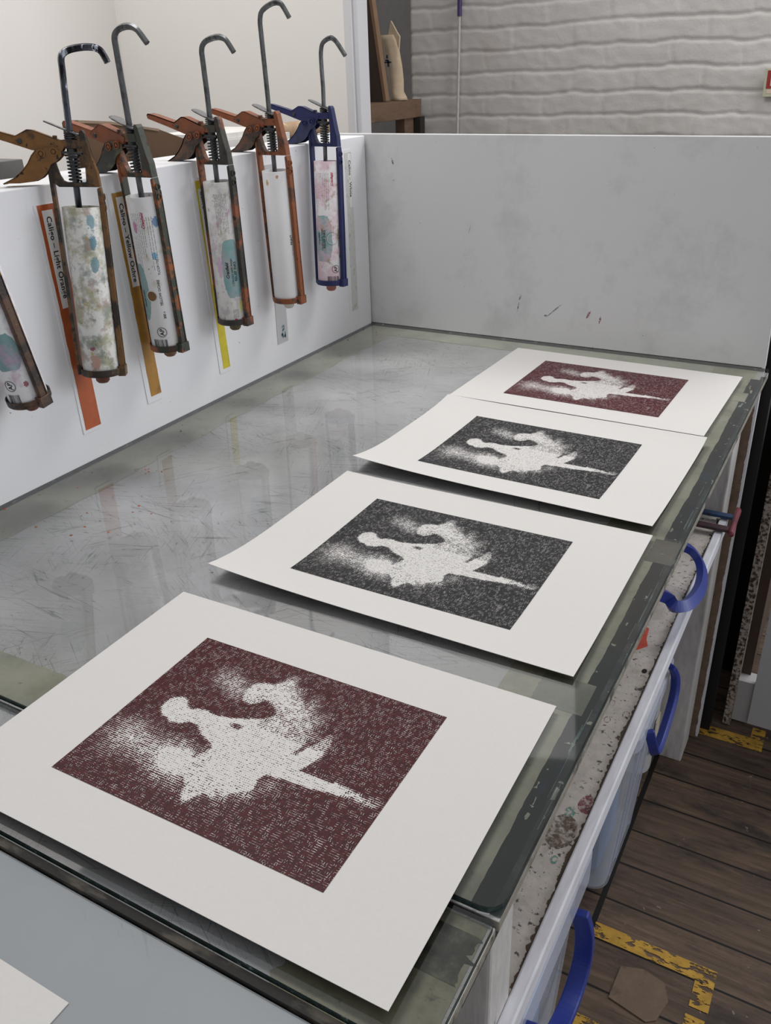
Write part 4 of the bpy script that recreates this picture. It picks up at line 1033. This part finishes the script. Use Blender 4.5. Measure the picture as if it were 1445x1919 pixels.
# ------------------------------------------------------------------ beyond the bench: rack, cabinet, cardboard
RK = thing('metal_rack', 'black metal rack standing behind the far end board', 'rack', (.75, .16, FLOOR))
for (x0, x1, y0, y1) in ((.03, .072, -.125, -.09), (.050, .085, .12, .15), (-.6, -.56, -.125, -.09), (-.6, -.56, .12, .15)):
    bm = bmesh.new(); box(bm, x0, x1, y0, y1, 0, 1.02 if y0 < 0 else .98); finish('post', bm, M['black'], RK)
bm = bmesh.new(); box(bm, -.6, .055, -.09, .12, .30, .325); finish('shelf', bm, M['black'], RK)
bm = bmesh.new(); box(bm, -.6, .055, -.09, .12, .80, .82); finish('shelf', bm, M['black'], RK)
CB = thing('cardboard_box', 'crumpled brown cardboard wrapping on the black rack', 'cardboard', (.80, .42, FLOOR))
k = N('brown_cardboard'); v = k.coord('Object')
M['card'] = k.done(k.bsdf(k.ramp(k.noise(v, 9, 5), [(.3, lin('#6f5846')), (.7, lin('#8a6f5a'))]), .85, 0, k.bump(k.noise(k.coord('Object', scale=(1, 1, 12)), 12, 2), .2, .002), .2))
bm = bmesh.new(); prism(bm, [(-.2, 0), (.035, 0), (.038, .40), (.02, .47), (-.05, .49), (-.2, .47)], -.06, .14, 'y'); finish('carton', bm, M['card'], CB, bevel=.008)
bm = bmesh.new(); prism(bm, [(-.05, .485), (.02, .46), (.041, .38), (.039, .37), (.015, .45), (-.05, .475)], -.08, .15, 'y'); finish('flap', bm, M['card'], CB)
CA = thing('white_cabinet', 'white cabinet with raw chipboard side edge at the right frame edge', 'cabinet', (.9, .075, FLOOR))
k = N('raw_chipboard'); v = k.coord('Object')
M['chip'] = k.done(k.bsdf(k.ramp(k.noise(v, 130, 3, .7), [(.40, lin('#2c231e')), (.47, lin('#6b5a4d')), (.56, lin('#a59b93'))]), .85, 0, k.bump(k.noise(v, 130, 3), .4, .002)))
bm = bmesh.new(); box(bm, -.056, -.040, -.006, .5, .006, .70); finish('side_panel', bm, [M['chip']], CA)['label'] = 'raw chipboard side panel'
bm = bmesh.new(); box(bm, -.006, .5, .010, .03, 0.012, .80); finish('front_panel', bm, white_paint('cabinet_white', '#b9b9bb', '#77706a', .62, 8), CA)
bm = bmesh.new(); box(bm, -.040, -.006, .02, .06, 0.004, .115); finish('plinth_block', bm, white_paint('plinth_white', '#b2b0b0'), CA)
bm = bmesh.new(); box(bm, -.040, -.02, .05, .5, .115, .70); finish('inner_panel', bm, simple('dark_brown_inner', '#4c3c31', .8), CA)

# ------------------------------------------------------------------ behind the side board
SB = thing('back_table', 'low pale table behind the side board, carrying boxes and paper', 'table', (-.4, -.2, FLOOR))
bm = bmesh.new(); box(bm, -.35, .25, -1.2, .55, .935, .96); finish('tabletop', bm, simple('pale_table_top', '#bcb9b5', .6), SB)
for x in (-.33, .19):
    for y in (-1.18, .48):
        bm = bmesh.new(); box(bm, x, x + .05, y, y + .05, 0, .935); finish('leg', bm, M['grey_dark'], SB)
BX = thing('cardboard_box', 'open brown cardboard box behind the side board, between the mustard and yellow-strip guns', 'cardboard box', (-.38, -.44, .10))
k = N('kraft_board'); v = k.coord('Object')
M['kraft'] = k.done(k.bsdf(k.ramp(k.noise(v, 7, 5), [(.3, lin('#5f4c3c')), (.7, lin('#6f5947'))]), .9, 0, None, .15))
BX.location = (-.365, -.44, .10)
bm = bmesh.new()
prism(bm, [(.215, 0), (.215, .250), (.190, .268), (.13, .292), (.06, .314), (-.05, .332), (-.118, .338), (-.118, .0)], .165, .171, 'x')
box(bm, .130, .136, -.118, .215, 0, .245); box(bm, .136, .165, -.118, -.112, 0, .335); box(bm, .136, .165, .209, .215, 0, .245); box(bm, .136, .165, -.112, .209, 0, .005)
finish('carton', bm, M['kraft'], BX, bevel=.001)
bm = bmesh.new(); prism(bm, [(-.118, .338), (-.05, .332), (.06, .314), (.06, .310), (-.05, .328), (-.118, .334)], .160, .1735, 'x')
finish('torn_edge', bm, simple('pale_torn_card', '#8f7a66', .9), BX)
bm = bmesh.new(); box(bm, -.36, -.16, -.90, -.672, .10, .3935)
GB = thing('archive_box', 'dark grey box with faint lettering at the left frame edge', 'box', (-.27, -.80, .10))
bm.free(); bm = bmesh.new(); box(bm, -.09, .10, -.14, .105, 0, .2945); finish('carton', bm, simple('grey_card', '#6a6866', .8), GB, bevel=.001)
bm = bmesh.new()
add_mesh(bm, text_mesh('TEAL', .014, .0004), lambda v: (.1004, .045 + v.x, .235 + v.y)); add_mesh(bm, text_mesh('4074', .007, .0002), lambda v: (.1004, .085 + v.x, .21 + v.y))
bm.free()
bm = bmesh.new(); box(bm, .1001, .1006, .042, .074, .236, .247); box(bm, .1001, .1006, .046, .072, .206, .2105)
finish('faded_print', bm, simple('faded_dark_print', '#454443', .8), GB)
bm = bmesh.new(); box(bm, -.1, .09, -.28, .22, 0, .262)
PB = thing('flat_carton', 'grey carton behind the side board carrying rolled papers', 'box', (-.30, .06, .10))
finish('carton', bm, simple('mid_grey_card', '#8b8887', .8), PB, bevel=.001)
bm = bmesh.new()
for i, (y0, y1, z0, z1) in enumerate(((-.275, -.02, .263, .280), (-.26, -.03, .2805, .291))): box(bm, -.08, .088 - i * .01, y0, y1, z0 + .1, z1 + .1)
for vtx in bm.verts: vtx.co += Vector((-.30, .06, 0))
tag(finish('paper_stack', bm, simple('stacked_white_paper', '#d6d3cf', .8)), 'stack of white papers on the grey carton, between two orange guns', 'paper')
bm = bmesh.new()
for (y0, y1, x, zc, r) in ((.00, .205, .04, .2795, .0165),):
    n = 14; rings = []
    for i in range(15):
        t = i / 14; ring = []
        for q in range(n):
            a = 2 * PI * q / n; rr = r * (1 + .12 * noise.noise(Vector((t * 6, math.cos(a) * 2, math.sin(a) * 2)))) - .0003
            ring.append(bm.verts.new((x - .30 + rr * math.cos(a), y0 + (y1 - y0) * t + .06, zc + .1 + rr * math.sin(a))))
        rings.append(ring)
    for a, b in zip(rings, rings[1:]):
        for i in range(n): bm.faces.new((a[i], a[(i+1) % n], b[(i+1) % n], b[i]))
    bm.faces.new(rings[0][::-1]); bm.faces.new(rings[-1])
tag(finish('paper_roll', bm, stained('brown_wrapping_paper', '#a1866a', [('#cdb89d', .55, .1, 30)], .8), smooth=True), 'crumpled brown paper roll behind the navy gun', 'paper roll')

# ------------------------------------------------------------------ alcove: shelf, boards, canvas bag
SH = thing('wooden_shelf', 'rough wooden shelf in the alcove beside the brick wall', 'shelf', (-.90, 1.5, .30))
wood = stained('dusty_brown_wood', '#6e5644', [('#4a3829', .5, .2, 20), ('#8a715b', .66, .1, 30)], .8, 25, bump=.3, stretch=(1, .3, 1))
bm = bmesh.new(); box(bm, -.35, .125, -.44, .265, .062, .082); finish('shelf_board', bm, wood, SH)
bm = bmesh.new(); box(bm, .118, .140, -.44, .235, .018, .080); finish('front_beam', bm, wood, SH, bevel=.002)
bm = bmesh.new(); box(bm, .085, .125, .12, .215, -1.16, .018); finish('post', bm, wood, SH)
bm = bmesh.new(); box(bm, .125, .155, .195, .235, -1.16, .02); finish('post', bm, simple('dark_post_wood', '#231d19', .8), SH)
bm = bmesh.new(); box(bm, -.35, .085, -.44, .215, -.10, -.08); finish('shelf_board', bm, simple('dark_lower_shelf', '#3a2e26', .9), SH)
LB = thing('brown_board', 'tall dark brown board leaning on the wooden shelf', 'board', (-.79, 1.50, .383), (0, -.145, 0))
bm = bmesh.new(); box(bm, -.105, 0, -.015, .01, .001, .62); finish('board_face', bm, simple('dark_brown_board', '#43352c', .85, var=.15, scale=12), LB)
bm = bmesh.new(); box(bm, .0001, .012, -.016, .012, .001, .62); finish('light_edge', bm, simple('raw_board_edge', '#82664e', .85), LB)
bm = bmesh.new(); prism(bm, [(-.03, 0), (.03, 0), (-.05, .5), (-.075, .5)], -.01, .01, 'y')
o = finish('pale_board', bm, simple('pale_grey_board', '#8a807b', .9, var=.15)); o.location = (-.855, 1.40, .3825)
tag(o, 'narrow pale grey board leaning beside the white partition edge', 'board')
CBG = thing('canvas_bag', 'cream canvas bag with dark blue print standing on the wooden shelf', 'bag', (-.81, 1.62, .383))
canvas = simple('cream_canvas', '#c3ae94', .9, var=.1, scale=40, bump=.4, bscale=500)
bm = bmesh.new()
prof = [(0, -.018, .050), (.010, -.016, .046), (.03, -.022, .034), (.07, -.028, .034), (.12, -.035, .028), (.17, -.045, .018), (.205, -.056, .006), (.222, -.06, -.004)]
F_, B_ = [], []
for (zz, xa, xb) in prof:
    row = []; rb = []
    for i in range(9):
        t = i / 8; x = xa + (xb - xa) * t; d = .030 * math.sin(PI * t) ** .6 * (1 - zz / .26) + .004 + .004 * noise.noise(Vector((t * 5, zz * 40, 2)))
        row.append(bm.verts.new((x, -d, zz))); rb.append(bm.verts.new((x, d * .7, zz)))
    F_.append(row); B_.append(rb)
for rows, fl in ((F_, 0), (B_, 1)):
    for a, b in zip(rows, rows[1:]):
        for i in range(8): bm.faces.new((a[i], a[i+1], b[i+1], b[i]) if not fl else (a[i], b[i], b[i+1], a[i+1]))
for j in range(len(prof) - 1):
    bm.faces.new((F_[j][8], B_[j][8], B_[j+1][8], F_[j+1][8])); bm.faces.new((F_[j][0], F_[j+1][0], B_[j+1][0], B_[j][0]))
bm.faces.new(F_[0] + B_[0][::-1]); bm.faces.new((F_[-1] + B_[-1][::-1])[::-1])
finish('bag_body', bm, canvas, CBG, smooth=True)
bm = bmesh.new(); prism(bm, [(-.026, .222), (-.014, .268), (.012, .228), (.022, .215), (.016, .16), (-.004, .21)], -.003, .006, 'y'); finish('bag_flap', bm, canvas, CBG)
bm = bmesh.new()
for (x, zz, w, h) in ((-.028, .128, .030, .005), (-.018, .143, .006, .012), (-.014, .115, .007, .022), (-.022, .134, .012, .006)): box(bm, x, x + w, -.037, -.034, zz, zz + h)
finish('printed_mark', bm, simple('navy_cloth_print', '#2a3346', .9), CBG)
bm = bmesh.new()
for i in range(9):
    n = 8; 
bmesh.ops.create_icosphere(bm, subdivisions=3, radius=.05)
for vtx in bm.verts:
    vtx.co *= 1 + .35 * noise.noise(vtx.co * 45); vtx.co.z *= .7
o = finish('plastic_bag', bm, stained('crumpled_film', '#9a8d82', [('#d8d5d2', .58, .06, 60), ('#4a3c32', .5, .2, 30)], .25, 40, bump=.6)); o.location = (-.82, 1.36, .247)
tag(o, 'crumpled clear plastic bag under the alcove shelf', 'plastic bag')
bm = bmesh.new(); bmesh.ops.create_icosphere(bm, subdivisions=3, radius=.06)
for vtx in bm.verts: vtx.co *= 1 + .3 * noise.noise(vtx.co * 40); vtx.co.z *= 1.6; vtx.co.y *= .4
o = finish('black_cloth', bm, simple('black_cloth', '#141211', .95)); o.location = (-.92, 1.70, .715)
o.location = (-.905, 2.082, .74)
tag(o, 'black cloth hanging against the alcove wall at the top of the photo', 'cloth')

# cable and sign on the brick wall
CBL = thing('wall_cable', 'thin painted cable down the brick wall, purple tape on it', 'cable', (-.618, 1.775, FLOOR))
bm = bmesh.new(); tube(bm, [(-.002, 0, 0), (-.003, 0, 1.1), (0, 0, 1.3), (.002, 0, 1.45), (.003, .001, 1.6), (.004, 0, 2.6)], .0055, 8); finish('cable', bm, simple('cable_white', '#b9b5b1', .7), CBL, smooth=True)
bm = bmesh.new(); lathe(bm, [(.0056, 1.519), (.0085, 1.519), (.0085, 1.62), (.0056, 1.62)], 12, (.003, 0, 0), True); finish('tape_wrap', bm, simple('purple_tape', '#3b2a5e', .4), CBL)
SG = thing('wall_sign', 'red and cream fire sign on the brick wall at the right frame edge', 'sign', (.60, 1.772, .415), (0, -.02, 0))
bm = bmesh.new(); box(bm, -.105, .105, -.003, .003, -.0425, .0425); finish('plate', bm, simple('pale_green_plate', '#b3b49c', .5), SG, bevel=.001)
bm = bmesh.new(); box(bm, -.097, .097, -.0036, -.003, -.018, .036); finish('red_panel', bm, simple('sign_red', '#8e2a2c', .4), SG)
bm = bmesh.new(); box(bm, -.093, .093, -.0036, -.003, -.032, -.022); box(bm, -.085, -.07, -.0042, -.0036, -.010, .022); finish('pale_band', bm, simple('sign_cream', '#d5b9a5', .5), SG)

# ------------------------------------------------------------------ light
w = bpy.data.worlds.new('room_light'); S.world = w; w.use_nodes = True
bg = w.node_tree.nodes['Background']; bg.inputs[0].default_value = (.97, .98, 1.0, 1); bg.inputs[1].default_value = .45
def area(name, loc, target, sx, sy, power, col=(1, 1, 1)):
    l = bpy.data.lights.new(name, 'AREA'); l.shape = 'RECTANGLE'; l.size = sx; l.size_y = sy; l.energy = power; l.color = col
    o = bpy.data.objects.new(name, l); COL.objects.link(o); o.location = loc
    o.rotation_euler = (Vector(target) - Vector(loc)).to_track_quat('-Z', 'Y').to_euler(); return o
area('ceiling_lamp', (1.35, 1.1, 2.2), (.4, -.2, 0), 1.1, .8, 24, (1, .985, .96))
area('ceiling_lamp_rear', (-.52, 1.55, 2.15), (.35, -.5, 0), 1.2, .9, 3.6, (1, .99, .97))
area('left_wall_fill', (-.35, -.55, 2.2), (-.6, .35, .5), 1.2, .4, 25, (1, .985, .96))  # added fill light, brightens the left wall and partition
area('window_light', (3.1, 1.0, .9), (.2, -.3, .1), 1.6, 1.4, 33, (.93, .96, 1))

S.view_settings.view_transform = 'Standard'; S.view_settings.look = 'None'
S.view_settings.exposure = 0.0; S.view_settings.gamma = 1.0
S.view_settings.use_curve_mapping = False
S.cycles.max_bounces = 8; S.cycles.transparent_max_bounces = 16
S.cycles.use_denoising = True
